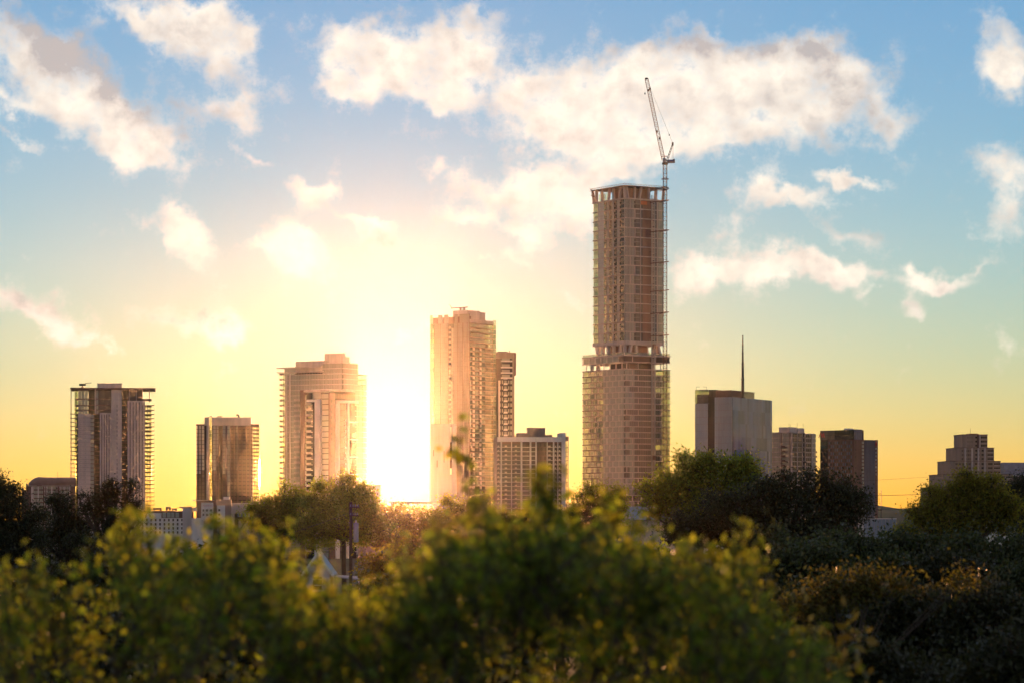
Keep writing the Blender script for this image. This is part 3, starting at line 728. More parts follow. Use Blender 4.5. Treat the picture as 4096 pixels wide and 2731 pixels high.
# ------------------------------------------------------------------ golden tower with a bright glazed slot
def slot_tower():
    t = Tower('slot_tower', 'amber-lit tower with a bright see-through vertical glass slot and stepped top', 784, 1750, 86, depthL=24, xr=1036)
    W, L = t.W, t.L; zt = t.z(1700)
    a, b = t.sR(836), t.sR(847)
    fh = (zt - t.z(1998)) / 20
    zs = [0] + [zt - k * fh for k in range(40) if zt - k * fh > 1.5][::-1]
    t.box('left_block', 'core', .3, a - .1, .3, L, 0, zt); t.box('right_block', 'core', b + .1, t.sR(1010), .3, L, 0, zt)
    t.box('upper_left', 'cream', t.sR(818), a - .05, 1.0, L - 2, zt + .004, t.z(1667)); t.box('upper_right', 'cream', b + .05, t.sR(1003), 1.0, L - 2, zt + .004, t.z(1667))
    t.slabs([z for z in zs[1:]] + [zt + 3, zt + 5.6], .3, 0, 'slab', a - .09, b + .09, 2, 4, name='slot_floor')
    t.grid('R', [a, b], zs + [t.z(1668)], 'g_clear', gap=.06, head=.35, d=-2.0)
    t.part('pier', 'cream', 'R', t.sR(826), a, 0, t.z(1668), -.8, .3); t.part('parapet', 'brown', 'R', 0, t.sR(818), zt, zt + .8, -1, .2); t.part('parapet', 'brown', 'R', t.sR(1003), W, zt, zt + .9, -1, .2)
    for k, (x0, x1) in enumerate(((785, 793), (796, 804), (807, 817))):
        cut = int(len(zs) * (.62 if k < 2 else .66))
        t.grid('R', [t.sR(x0), t.sR(x1)], zs[cut:], 'g_gold', d=.02, gap=.08, head=.25); t.grid('R', [t.sR(x0), t.sR(x1)], zs[:cut + 1], 'g_mid', d=.02, gap=.08, head=.25)
    c1 = int(len(zs) * .66)
    for x0, x1, m, k0 in ((852, 863, 'g_gold', c1), (866, 874, 'g_gold', c1 + 4), (890, 902, 'g_gold', c1 - 1), (909, 920, 'g_gold', 0), (946, 950, 'g_pale', c1)):
        t.grid('R', [t.sR(x0), t.sR(x1)], zs[k0:], m, d=.05, gap=.06, head=.2)
        if k0: t.grid('R', [t.sR(x0), t.sR(x1)], zs[:k0 + 1], 'g_mid', d=.05, gap=.06, head=.3)
    t.grid('R', [t.sR(876), t.sR(889)], zs, 'g_dark', d=.02, gap=.06, head=.8)
    for x in (864.5, 875, 889.5, 904, 922, 936, 952, 968, 985, 1000): t.part('rib', 'brown', 'R', t.sR(x) - .18, t.sR(x) + .18, 0, zt, -.35, .45)
    for x0, x1 in ((924, 934), (938, 944), (954, 966), (970, 983), (987, 998), (1002, 1009)): t.grid('R', [t.sR(x0), t.sR(x1)], zs, 'g_mid', d=.02, gap=.06, sill=.2, head=.4)
    t.grid('R', [t.sR(1010), t.sR(1023), W], zs, 'g_clear', gap=.1, head=.4); t.grid('BL', lin(0, L, 4), zs, 'g_clear', gap=.3, head=.4)
    t.slabs(zs[1:], .35, 0.1, 'brown', t.sR(1010) + .02, W + .1, -.1, L)
    t.glaze()
    m = MB()
    for x in (840, 868, 874, 880): m.tube([(t.sR(x), 5, t.z(1667)), (t.sR(x), 5, t.z(1662)), (t.sR(x) + .9, 5, t.z(1660.5)), (t.sR(x) + 1.1, 5, t.z(1663))], [.3, .3, .3, .3])
    m.build('roof_vents', M['steel'], t.root)
    MB().tube([(t.sR(954), 6, t.z(1667)), (t.sR(954), 6, t.z(1659)), (t.sR(951), 6, t.z(1655.5)), (t.sR(943), 6, t.z(1656.5))], [.6, .6, .55, .35]).build('roof_arm', M['steel'], t.root)
slot_tower()

# ------------------------------------------------------------------ low hotels in front of it
def hotels():
    # long white hotel
    t = Tower('long_white_hotel', 'long low white hotel with rows of small windows and a brown upper storey', 520, 1350, 84, depthL=18, xr=852)
    zt = t.z(2044); W = t.W
    t.box('wall', 'white', 0, W, 0, 18, 0, t.z(2070)); t.box('upper_storey', 'brown', t.sR(646), t.sR(730), .4, 17, t.z(2070), zt)
    t.box('upper_storey', 'white', t.sR(515), t.sR(645), -.2, 17, t.z(2071.5), t.z(2050)); t.box('parapet', 'brown', t.sR(570), t.sR(730), 1.4, 16, t.z(2050), t.z(2041))
    t.box('stair_tower', 'concrete', t.sR(730), t.sR(766), -.3, 9, 0, t.z(2030)); t.box('rear_tower', 'brown', t.sR(766.3), t.sR(774), 1, 9, 0, t.z(2030))
    t.box('white_box', 'white', t.sR(774.3), t.sR(788), .5, 6, t.z(2043), t.z(2028))
    rs = MB()
    for x0, x1, y0, y1 in ((612, 646, 2040, 2029), (662, 683, 2040, 2024), (687, 708, 2040, 2031), (716, 768, 2030, 2024)):
        rs.box(t.sR(x0), t.sR(x0) + 1.0, 6, 9, t.z(y0), t.z(y1)); rs.box(t.sR(x1) - 1.0, t.sR(x1), 6, 9, t.z(y0), t.z(y1)); rs.box(t.sR(x0) + 1.0, t.sR(x1) - 1.0, 6, 9, t.z(y1) - .9, t.z(y1) - .02)
    rs.build('roof_frame', M['brown'], t.root)
    for k in range(5): t.pane('R', t.sR(529 + 17 * k), t.sR(536 + 17 * k), t.z(2067), t.z(2057), 'g_mid', .21)
    for r in range(4):
        for k in range(12):
            x = 531 + 17.6 * k
            if x < 728: t.pane('R', t.sR(x), t.sR(x + 7), t.z(2083 + 16.5 * r), t.z(2073 + 16.5 * r), 'g_mid', .01)
    for x0, x1 in ((650, 664), (668, 682), (685, 697), (702, 716)): t.pane('R', t.sR(x0), t.sR(x1), t.z(2068), t.z(2048), 'g_gold', -.38)
    t.glaze()
    s = t.part('sign_board', 'whitesign', 'R', t.sR(521), t.sR(572), t.z(2053), t.z(2038), .25, .55)
    text('CAMBRIA', 1.75, M['pinksign'], 'lettering', s, (t.sR(524.5), -.58, t.z(2050.5)), (R(90), 0, 0), .06)
    # hotel with the white front panel
    t = Tower('panel_front_hotel', 'mid-rise hotel with a white lettered front panel under a thin flat canopy', 786, 1380, 85, depthL=14, xr=925)
    t.box('wall', 'brown', 0, t.sR(864), 0, 14, 0, t.z(2000)); t.box('wall', 'tan', t.sR(864.2), t.W, .6, 14, 0, t.z(1996))
    t.box('canopy', 'concrete', t.sR(771), t.sR(856), -2.2, 12, t.z(2001), t.z(1998))
    p = t.part('front_panel', 'white', 'R', t.sR(805), t.sR(853), 0, t.z(2008), .02, .6)
    text('Residence', 1.1, M['pinksign'], 'lettering', p, (t.sR(811.5), -.63, t.z(2023)), (R(90), 0, 0), .06)
    for r in range(5):
        for x0, x1 in ((810, 817), (824, 832), (840, 848)): t.pane('R', t.sR(x0), t.sR(x1), t.z(2044 + 17.5 * r), t.z(2035 + 17.5 * r), 'g_mid', .61)
    p2 = t.part('side_panel', 'white', 'R', t.sR(869), t.sR(900), 0, t.z(2019), -.59, .1)
    t.box('roof_block', 'white', t.sR(893), t.sR(918), 2, 9, t.z(1996), t.z(1985))
    for r in range(4): t.pane('R', t.sR(873), t.sR(881), t.z(2043 + 17.5 * r), t.z(2034 + 17.5 * r), 'g_mid', .12)
    t.glaze()
    # tan hotel with rooftop struts
    t = Tower('strutted_hotel', 'tan hotel with raised white lettering and V-shaped steel struts on its roof', 914, 1420, 83, depthL=18, xr=1135)
    t.box('wall', 'cream', 0, t.sR(1000), 0, 18, 0, t.z(2010)); t.box('wall', 'tan', t.sR(1000.3), t.W, .5, 18, 0, t.z(2003)); 
    text('HOMEWOOD SUITES', 1.05, M['whitesign'], 'lettering', t.root, (t.sR(977), .42, t.z(2018)), (R(90), 0, 0), .1)
    fr = MB(); s0, s1 = t.sR(1005), t.sR(1026); z0, z1 = t.z(2003), t.z(1985)
    fr.box(s0, s0 + .3, .8, 1.1, z0, z1).box(s1 - .3, s1, .8, 1.1, z0, z1).box(s0 + .3, s1 - .3, .8, 1.1, z1 - .3, z1); fr.build('sign_frame', M['concrete'], t.root)
    for x in (1042, 1060, 1078, 1096): MB().beam((t.sR(x + 5), 3, t.z(2003)), (t.sR(x), 3, t.z(1987)), .35).beam((t.sR(x + 5), 3, t.z(2003)), (t.sR(x + 11), 3, t.z(1987)), .35).build('roof_strut', M['brown'], t.root)
    y = MB().beam((t.sR(1058), -.6, t.z(2050)), (t.sR(1064), -.6, t.z(2025)), .5).beam((t.sR(1068), -.6, t.z(2050)), (t.sR(1062), -.6, t.z(2025)), .5).beam((t.sR(1063), -.6, t.z(2028)), (t.sR(1055), -.6, t.z(2008)), .5).beam((t.sR(1063), -.6, t.z(2028)), (t.sR(1071), -.6, t.z(2008)), .5); y.build('cross_strut', M['white'], t.root)
    for r in range(4):
        for x in (972, 987, 1012, 1030): t.pane('R', t.sR(x), t.sR(x + 6), t.z(2034 + 15 * r), t.z(2026 + 15 * r), 'g_pale', .01 if x < 998 else -.49)
    t.glaze()
hotels()

# ------------------------------------------------------------------ pair of residential towers
def glass_pair():
    t = Tower('stepped_glass_tower', 'broad pale glass tower with stepped penthouse, rear of an overlapping pair', 1371, 1800, 30, 1132, 1465, cat='tower')
    W, L = t.W, t.L; zt = t.z(1470); D = t.D
    fh = 3.25; zs = [0] + [zt - k * fh for k in range(60) if zt - k * fh > 1.5][::-1]
    zl = t.z(1491, 17); ztR = t.z(1447)
    yc = t.sL(1290)     # the left shoulder is lower than the corner block
    t.box('core', 'core', 6, W - 6, 6, L - 5, 0, zt - .3)
    zL = [z for z in zs if z <= zl + .2]; zR = zs + [zs[-1] + fh]
    t.slabs(zL[1:], .38, .25, 'concrete')
    t.slabs([z for z in zs if z > zl + .2] + [zR[-1]], .38, .2, 'concrete', y1=yc, x1=t.sR(1432))
    t.box('corner_block_core', 'interior', 3, t.sR(1425), 3, yc - 1, zl, ztR - .4)
    for s0, s1, m in ((.1, t.sL(1330), 'g_pale'), (t.sL(1330), t.sL(1268), 'g_pale'), (t.sL(1268), t.sL(1180), 'g_pale'), (t.sL(1180), t.sL(1146), 'g_pale'), (t.sL(1140), L, 'g_clear')):
        n = max(1, round((s1 - s0) / 3.3)); t.grid('L', lin(s0, s1, n), zL, m, gap=.14, sill=.02, head=.42)
    up = [z for z in zR if z >= zL[-1] - .1]
    t.grid('L', lin(.1, yc, 6), up, 'g_pale', gap=.14, head=.42)
    eR = lin(.1, t.sR(1432), 5)
    t.grid('R', eR, [z for z in zR if z > zl - fh * 3], 'g_pale', gap=.14, head=.42)
    t.grid('R', lin(.1, t.sR(1450), 6), [z for z in zs if z <= zl - fh * 3 + 3.3], lambda i, z: 'g_pale', gap=.14, head=.42)
    t.grid('R', lin(t.sR(1450), W, 2), [z for z in zs if z < t.z(1496)], 'g_clear', gap=.14, head=.42); t.grid('BL', lin(0, L, 6), zL, 'g_clear', gap=.3, head=.42); t.grid('BR', lin(0, W, 5), zL, 'g_clear', gap=.3, head=.42)
    for x in (1146, 1160): t.part('pier', 'concrete', 'L', t.sL(x) - .5, t.sL(x) + .5, 0, zl, -.1, .5)
    mu = MB()
    for s in lin(.1, L, 38)[1:-1]: t.fb(mu, 'L', s - .05, s + .05, 0, zl, .02, .17)
    for s in lin(.1, W, 16)[1:-1]: t.fb(mu, 'R', s - .05, s + .05, 0, t.z(1500), .02, .17)
    mu.build('mullions', M['alu'], t.root, kind='stuff')
    # balconies on the left edge and the middle of the left face
    me = MB().box(-.8, 4, L + .26, L + 2.2, -.3, 0).box(-.8, 4, L + 2.1, L + 2.2, .004, .95).mesh('balcony'); me.materials.append(M['brown'])
    for z in zL[3:]: link('balcony', me, t.root, (0, 0, z))
    a, b = t.sL(1203), t.sL(1180); me = MB().box(-1.5, -.26, a, b, -.3, 0).box(-1.5, -1.42, a, b, .004, .95).mesh('balcony'); me.materials.append(M['concrete'])
    for z in zL[3:-5]: link('balcony', me, t.root, (0, 0, z))
    # roofs
    t.box('roof_canopy', 'concrete', -1, 12, yc - 1, L + 4.5, zl + .4, zl + .9); t.box('upper_canopy', 'concrete', -1, 10, yc + 1, L + 4.5, t.z(1470, 17), t.z(1467, 17))
    t.box('penthouse', 'cream', .6, W - 8, yc - 3, t.sL(1180), zl + 1, t.z(1444, 14)); t.box('penthouse_glass', 'g_pale', .2, 8, t.sL(1180) + .1, L - 1, zl + .92, t.z(1470, 17) - .02)
    t.box('plant_room', 'concrete', 1.5, t.sR(1378) + 3, 1.5, yc - .5, ztR, t.z(1411)); t.box('plant_room', 'concrete', t.sR(1378) + 3.1, t.sR(1402) + 2, 2, yc - 2, ztR, t.z(1424))
    t.box('terrace_wall', 'slab', t.sR(1433), W + .2, -.2, 8, t.z(1494), t.z(1490))
    t.glaze()
    # front tower
    t = Tower('framed_residential_tower', 'brown tower with white portal frames and canopy roof, front of an overlapping pair', 1318, 1620, 42, 1203, 1428, cat='tower')
    W, L = t.W, t.L; zt = t.z(1570); fh = 3.05
    zs = [0] + [zt - k * fh for k in range(60) if zt - k * fh > 1.5][::-1]
    t.box('core', 'core', .8, W - .8, .8, L - .2, 0, zt + .5)
    t.box('canopy', 'concrete', -1.6, W - 3, -1.6, t.sL(1223), t.z(1563), t.z(1556)); t.box('canopy_lights', 'white', 1, 6, 4, t.sL(1240), t.z(1555.7), t.z(1553))
    t.part('dark_frame', 'brown', 'L', t.sL(1221), L + .1, 0, t.z(1557, 8), -.7, .5)
    t.grid('L', [t.sL(1226), t.sL(1221)], zs, 'g_gold', gap=.05, head=.5)
    me = MB().box(-.5, .75, t.sL(1247), t.sL(1228), -.35, 0).box(-.5, -.42, t.sL(1247), t.sL(1228), 0.004, .95).mesh('balcony'); me.materials.append(M['concrete'])
    for z in zs[1:-2]: link('balcony', me, t.root, (0, 0, z))
    t.grid('L', [t.sL(1247), t.sL(1228)], zs[:-1], 'g_dark', d=-.7, gap=.05, head=.4)
    t.part('white_pier', 'white', 'L', t.sL(1284), t.sL(1262), 0, t.z(1595, 5), -.7, .8); t.part('white_lintel', 'white', 'L', t.sL(1262) + .003, t.sL(1230), t.z(1605, 5), t.z(1595, 5), -.7, .79)
    t.grid('L', lin(t.sL(1316), t.sL(1285), 2), zs + [zt + 2.2], 'g_pale', gap=.12, head=.4); t.grid('L', [t.sL(1284), t.sL(1250)], [t.z(1593, 5), zt + 2], 'g_gold')
    t.part('corner_pier', 'brown', 'R', -.1, t.sR(1340), 0, zt, -.75, .15)
    t.repeat('corner_window', 'g_mid', MB().box(t.sR(1322), t.sR(1328), -.26, -.16, 0, 1.5), [(0, 0, z + .9) for z in zs[1:-2]])
    for x0, x1 in ((1341, 1355), (1386, 1394)): t.part('white_pier', 'white', 'R', t.sR(x0), t.sR(x1), 0, t.z(1597) - .003, -.7, .9)
    t.part('white_lintel', 'white', 'R', t.sR(1341) - .01, W + .3, t.z(1608), t.z(1597), -.7, .92)
    for k in range(5): t.part('white_beam', 'white', 'R', t.sR(1394), W + .1, t.z(1686 + 70 * k), t.z(1682 + 70 * k), -.6, .85)
    t.grid('R', [t.sR(1355), t.sR(1376), t.sR(1386)], [z for z in zs if z < t.z(1607)], 'g_mid', d=-.4, gap=.1, head=.4)
    t.grid('R', lin(t.sR(1394), W, 2), [z for z in zs if z < t.z(1607)], 'g_dark', d=-.5, gap=.1, head=.4)
    me = MB().box(t.sR(1378), t.sR(1386) - .02, -.5, .35, -.3, .9).mesh('balcony'); me.materials.append(M['concrete'])
    for z in zs[1:-5]: link('balcony', me, t.root, (0, 0, z))
    t.glaze()
    t = Tower('low_corner_block', 'low plain block at the foot of the stepped glass tower beside the sky gap', 1440, 1400, 84, depthL=15, xr=1524)
    t.box('wall', 'tan', 0, t.W, 0, 15, 0, t.z(1940)); t.box('parapet', 'brown', -.2, t.W + .2, -.2, 15.2, t.z(1940), t.z(1937))
    for r in range(3):
        for x in (1478, 1488, 1498, 1508): t.pane('R', t.sR(x), t.sR(x + 5), t.z(1960 + 18 * r), t.z(1952 + 18 * r), 'g_mid', .02)
    t.glaze()
glass_pair()

# ------------------------------------------------------------------ tall champagne glass tower and its neighbours
def champagne_tower():
    t = Tower('champagne_glass_tower', 'second tallest tower, one face ribbed champagne glass, the other dark balconied floors', 1878, 1900, 34, 1720, 1984, cat='skyscraper')
    W, L = t.W, t.L; fh = 3.13; zt = t.z(1290)
    zs = [0] + [zt - k * fh for k in range(80) if zt - k * fh > 1.5][::-1]
    t.box('core', 'core', 2.5, W - 9, 4, L - 6, 0, zt - .3); t.box('core', 'core', W - 8.9, W - 2, 9, L - 6, 0, t.z(1385))
    t.slabs(zs[1:], .30, -.03, 'brown')
    # left face: gold glass bays, a slot of balconies, a clear corner
    def xs(*p): return [t.sL(x) for x in p]
    for a, b, n in ((1877, 1816, 5), (1794, 1748, 3), (1748, 1739, 1)):
        t.grid('L', lin(max(.1, t.sL(a)), t.sL(b), n), zs, 'g_gold', gap=.10, sill=.01, head=.06)
    t.grid('L', xs(1738, 1729), zs, 'g_clear', gap=.15, head=.3); t.grid('L', [t.sL(1728), L], zs, 'g_clear', gap=.15, head=.3); t.grid('BR', lin(0, W, 4), zs, 'g_clear', gap=.3, head=.3)
    a, b, c = xs(1814, 1804, 1795)
    t.grid('L', [a, b], zs[:-1], 'g_pale', d=-.6, gap=.05, head=.3); t.grid('L', [b, c], zs[:-1], 'g_dark', d=-1.2, gap=.05, head=.3)
    t.repeat('balcony', 'tan', MB().box(-.1, 1.1, a, c, -.32, 0).box(-.1, 0, b, c, .003, .95), [(0, 0, z) for z in zs[1:-1]])
    mu = MB()
    for s in lin(.1, t.sL(1816), 16): t.fb(mu, 'L', s - .05, s + .05, 0, t.z(1256), .03, .3)
    for s in lin(t.sL(1794), t.sL(1739), 12): t.fb(mu, 'L', s - .05, s + .05, 0, zt, .03, .3)
    for s in xs(1870, 1853, 1832, 1794, 1764, 1738.5, 1728.5): t.fb(mu, 'L', s - .12, s + .12, 0, zt, .03, .5)
    mu.build('mullions', M['brown'], t.root, kind='stuff')
    # crenellated crown
    z1 = t.z(1268, 8); zc = t.z(1257, 0)
    t.box('parapet_wall', 'brown', .6, 2.4, .4, L - .3, zt, z1)
    for xa, xb in ((1877, 1838), (1830, 1818), (1793, 1777), (1770, 1753), (1731, 1720)):
        s0, s1 = max(.05, t.sL(xa)), min(L, t.sL(xb)); t.part('crown_panel', 'g_gold', 'L', s0, s1, zt + .01, zc, -.2, .05)
        t.part('crown_cap', 'brown', 'L', s0 - .003, s1 + .003, zc, zc + .25, -.25, .1)
    t.box('penthouse', 'concrete', 1, 15, 2, t.sL(1808), zt, t.z(1240)); t.box('lift_house', 'concrete', 15.1, 21, 2, 8, zt, t.z(1243))
    # right face: dark recessed floors, pale glass end column
    e = t.sR(1971)
    t.grid('R', lin(.2, t.sR(1946), 4), zs, 'g_dark', d=-1.2, gap=.1, head=.35); t.grid('R', [t.sR(1946), t.sR(1958)], zs, lambda i, z: 'g_clear' if z > t.z(1385) else 'g_mid', d=-1.2, gap=.2, head=.35)
    t.grid('R', [t.sR(1958), e], [z for z in zs if z < t.z(1385)], 'g_mid', d=-1.2, gap=.2, head=.35)
    t.grid('R', lin(e, W, 2), zs + [t.z(1270)], 'g_clear', gap=.2, head=.25); t.grid('BL', lin(0, L, 6), zs, 'g_clear', gap=.5, head=.35)
    t.repeat('balcony', 'brown', MB().box(.2, e, -.55, 1.1, -.34, 0), [(0, 0, z) for z in zs[1:]])
    t.repeat('balcony_rail', 'g_rail', MB().box(.3, e - .1, -.52, -.46, .02, 1.0), [(0, 0, z) for z in zs[1:-1]])
    for x in (1895, 1922): t.part('party_wall', 'concrete', 'R', t.sR(x), t.sR(x) + 1.6, 0, zs[-6], -1.1, -.25)
    t.part('roof_edge', 'concrete', 'R', 0, e, zt, zt + 2.2, -1.2, .55)
    t.box('end_column', 'brown', e - .4, e, -.3, .3, 0, zt)
    t.part('corner_post', 'brown', 'R', -.12, .12, 0, t.z(1256), -.12, .12)
    t.glaze()
    r = thing('window_cleaning_rig', 'long rust-brown window-cleaning gantry lying on the roof of the champagne glass tower', 'gantry', t.root.location, t.root.rotation_euler[2])
    zz = t.z(1240)
    MB().beam((4, 4, zz + 2.2), (4, 17.5, zz + 2.0), .7, .55).build('boom', M['rust'], r)
    for y in (6.5, 9.5): MB().box(3.6, 4.4, y, y + .9, zz - .05, zz + 1.9).build('leg', M['rust'], r)
    MB().beam((4, 17.3, zz + 2.2), (4, 18.2, zz + 3.9), .25).beam((4, 18.2, zz + 3.9), (4, 19.6, zz + 4.4), .2).build('hook_arm', M['rust'], r)
    # rear slab tower
    t = Tower('white_balcony_slab', 'slim tower with stacked white balconies half hidden behind the champagne glass tower', 1983, 2080, 80, depthL=20, xr=2064)
    W = t.W; zt = t.z(1432); x0 = t.sR(1990); x1 = t.sR(2050)
    t.box('wall', 'core', .5, W - 1, 1.2, 20, 0, zt); t.part('top_frame', 'tan', 'R', 0, W, zt, t.z(1408), -1, .1); t.part('side_frame', 'tan', 'R', x1, W - 1.2, 0, zt, -1.25, .1); t.box('edge_fin', 'brown', W - 1.19, W, -.4, 20, t.z(1500), t.z(1413))
    zs = lin(0, t.z(1513), 30)
    for i, (xa, xb) in enumerate(((1997, 2004), (2008, 2013), (2018, 2028), (2032, 2038), (2042, 2049))):
        for k, z in enumerate(zs[4:-1]): t.pane('R', t.sR(xa), t.sR(xb), z + .35, z + 2.9, 'g_gold' if i != 2 else 'g_pale', -.9 + .25 * (i % 2))
    t.repeat('balcony', 'white', MB().box(t.sR(2015), t.sR(2030), -.3, 1.15, -.3, 0).box(t.sR(2015), t.sR(2030), -.3, -.2, .004, 1.0), [(0, 0, z) for z in zs[4:]])
    for y in (1430, 1455, 1477, 1497): t.part('white_beam', 'white', 'R', t.sR(2004), x1, t.z(y + 16) , t.z(y + 10), -.6, .05); t.pane('R', t.sR(2008), t.sR(2040), t.z(y + 10), t.z(y), 'g_gold', -.7)
    t.part('white_pier', 'white', 'R', t.sR(1994), t.sR(2000), 0, t.z(1520), -.7, .02)
    t.glaze()
    MB().box(2, 9, 2, 8, t.z(1408), t.z(1404)).box(10, 10.6, 2, 2.6, t.z(1408), t.z(1400)).build('roof_plant', M['steel'], t.root)
    # windowless concrete slab
    t = Tower('blank_concrete_block', 'plain grey windowless block with narrow slots before the champagne glass tower', 1808, 1300, 8, 1721, 1826)
    W, L = t.W, t.L; zt = t.z(1698)
    pan = lin(0, zt, 9); yy = lin(0, L, 3)
    for z0, z1 in zip(pan[:-1], pan[1:]):
        for a, b in zip(yy[:-1], yy[1:]): t.part('wall_panel', 'grey', 'L', a + .012, b - .012, z0 + .012, z1 - .012, -.4, 0)
    t.box('wall', 'grey', .401, W, 0.02, L - .02, 0, zt + .2)
    for x0, x1, y0, y1 in ((1733, 1736, 1823, 1798), (1747, 1750, 1867, 1839), (1775, 1777.5, 1848, 1802)): t.part('slot_window', 'core', 'L', t.sL(x1), t.sL(x0), t.z(y0), t.z(y1), -.05, .012)
    for x0, x1, y0, y1, m in ((1800, 1815, 1765, 1707, 'white'), (1800, 1813, 1896, 1872, 'white'), (1800, 1808, 1870, 1768, 'core')):
        t.part('tall_panel', m, 'L', max(.1, t.sL(x1)), t.sL(x0), t.z(y0), t.z(y1), -.05, .03)
    t.box('roof_edge', 'slate', -.1, W + .1, -.1, L + .1, zt + .2, zt + .5)
champagne_tower()

def curved_apartments():
    t = Tower('white_gridded_apartments', 'mid-rise brown apartment block with a white grid of piers and a bowed glass bay', 1990, 1500, 83, depthL=18, xr=2260)
    W = t.W; zt = t.z(1746); fh = 2.15 * 1.0
    fh = (t.z(1768) - t.z(2012)) / 14
    zs = [0] + [t.z(1768) - k * fh for k in range(30) if t.z(1768) - k * fh > 1.0][::-1]
    t.box('wall', 'brown', .2, W - .2, 1.0, 18, 0, zt - .1); t.part('cornice', 'white', 'R', 0, W, t.z(1765), zt, -1.2, .6)
    t.box('plant_room', 'tan', t.sR(2118), t.sR(2185), 4, 12, zt, t.z(1707)); t.box('plant_room', 'tan', t.sR(2075), t.sR(2117), 4, 12, zt, t.z(1729)); t.box('roof_walk', 'tan', t.sR(2185.5), t.sR(2213), 4, 10, zt, t.z(1736))
    piers = [(2003, 2007), (2045, 2047.5), (2083, 2089), (2119, 2125), (2142, 2147), (2188, 2190), (2212, 2217), (2230, 2232.5)]
    for a, b in piers: t.part('pier', 'white', 'R', t.sR(a), t.sR(b), 0, t.z(1765) - .003, -.9, .55)
    t.box('end_wall', 'white', t.sR(2247), t.sR(2262), -.4, 17, 0, t.z(1728))
    ed = [1988, 2003, 2007, 2045, 2047.5, 2083, 2089, 2119, 2125, 2142, 2190, 2212, 2217, 2230, 2232.5, 2247]
    for i, (a, b) in enumerate(zip(ed[:-1], ed[1:])):
        if (a, b) in piers or (a, b) == (2142, 2190): continue
        t.grid('R', lin(t.sR(a), t.sR(b), 2 if b - a > 25 else 1), zs, 'g_mid', d=-.95, gap=.1, sill=.1, head=.4)
        bright = 2085 < a < 2145
        t.repeat('balcony' if not bright else 'floor_beam', 'white' if bright else 'cream', MB().box(t.sR(a) + .02, t.sR(b) - .02, -.45 if bright else -.3, .9, -.32, 0), [(0, 0, z) for z in zs[1:-1]])
        if not bright: t.repeat('balcony_rail', 'cream', MB().box(t.sR(a) + (.3 if b - a < 30 else 1.5), t.sR(a) + (t.sR(b) - t.sR(a)) * .55, -.28, -.2, .004, .7), [(0, 0, z) for z in zs[1:-1]])
    # bowed bay
    s0, s1 = t.sR(2147), t.sR(2188); n = 9; m = (s0 + s1) / 2; hw = (s1 - s0) / 2
    pts = [(m + hw * math.sin(R(-62 + 124 * k / n)) / math.sin(R(62)), 1.0 - 2.0 * (math.cos(R(-62 + 124 * k / n)) - math.cos(R(62)))) for k in range(n + 1)]
    for k, (z0, z1) in enumerate(zip(zs[:-1], zs[1:])):
        for (xa, ya), (xb, yb) in zip(pts[:-1], pts[1:]):
            MB().hull([(xa, ya, z0 + .02), (xb, yb, z0 + .02), (xb, yb, z1 - .2), (xa, ya, z1 - .2), (xa, ya + .12, z0 + .02), (xb, yb + .12, z0 + .02), (xb, yb + .12, z1 - .2), (xa, ya + .12, z1 - .2)],
                      [(0,1,2,3), (5,4,7,6), (4,0,3,7), (1,5,6,2), (3,2,6,7), (4,5,1,0)]).build('bay_pane', M['g_mid'], t.root)
    t.repeat('bay_sill', 'brown', MB().prism([(x, y - .06) for x, y in pts] + [(s1, 1.1), (s0, 1.1)], -.22, -.02), [(0, 0, z) for z in zs[1:]])
    # open right edge
    t.box('stair_tower', 'brown', t.sR(2262.5), t.sR(2279), 4, 14, t.z(1760), t.z(1742))
    t.plane(t.sR(2262.5), 4, t.sR(2279), 14); e0, e1 = t.ox, t.W
    t.grid('R', lin(e0, e1, 3), [z for z in zs if z < t.z(1762)], 'g_clear', gap=.25, head=.3); t.grid('BR', [e0, e1], zs, 'g_clear', head=.3)
    t.slabs(zs[1:-1], .3, 0, 'brown'); t.box('stair_core', 'brown', e0, e0 + .5, 4.2, 13.8, 0, t.z(1760))
    for s in (e1 - .3, (e0 + e1) / 2): t.box('stair_post', 'brown', s, s + .25, 3.9, 4.15, 0, t.z(1760))
    t.glaze()
curved_apartments()

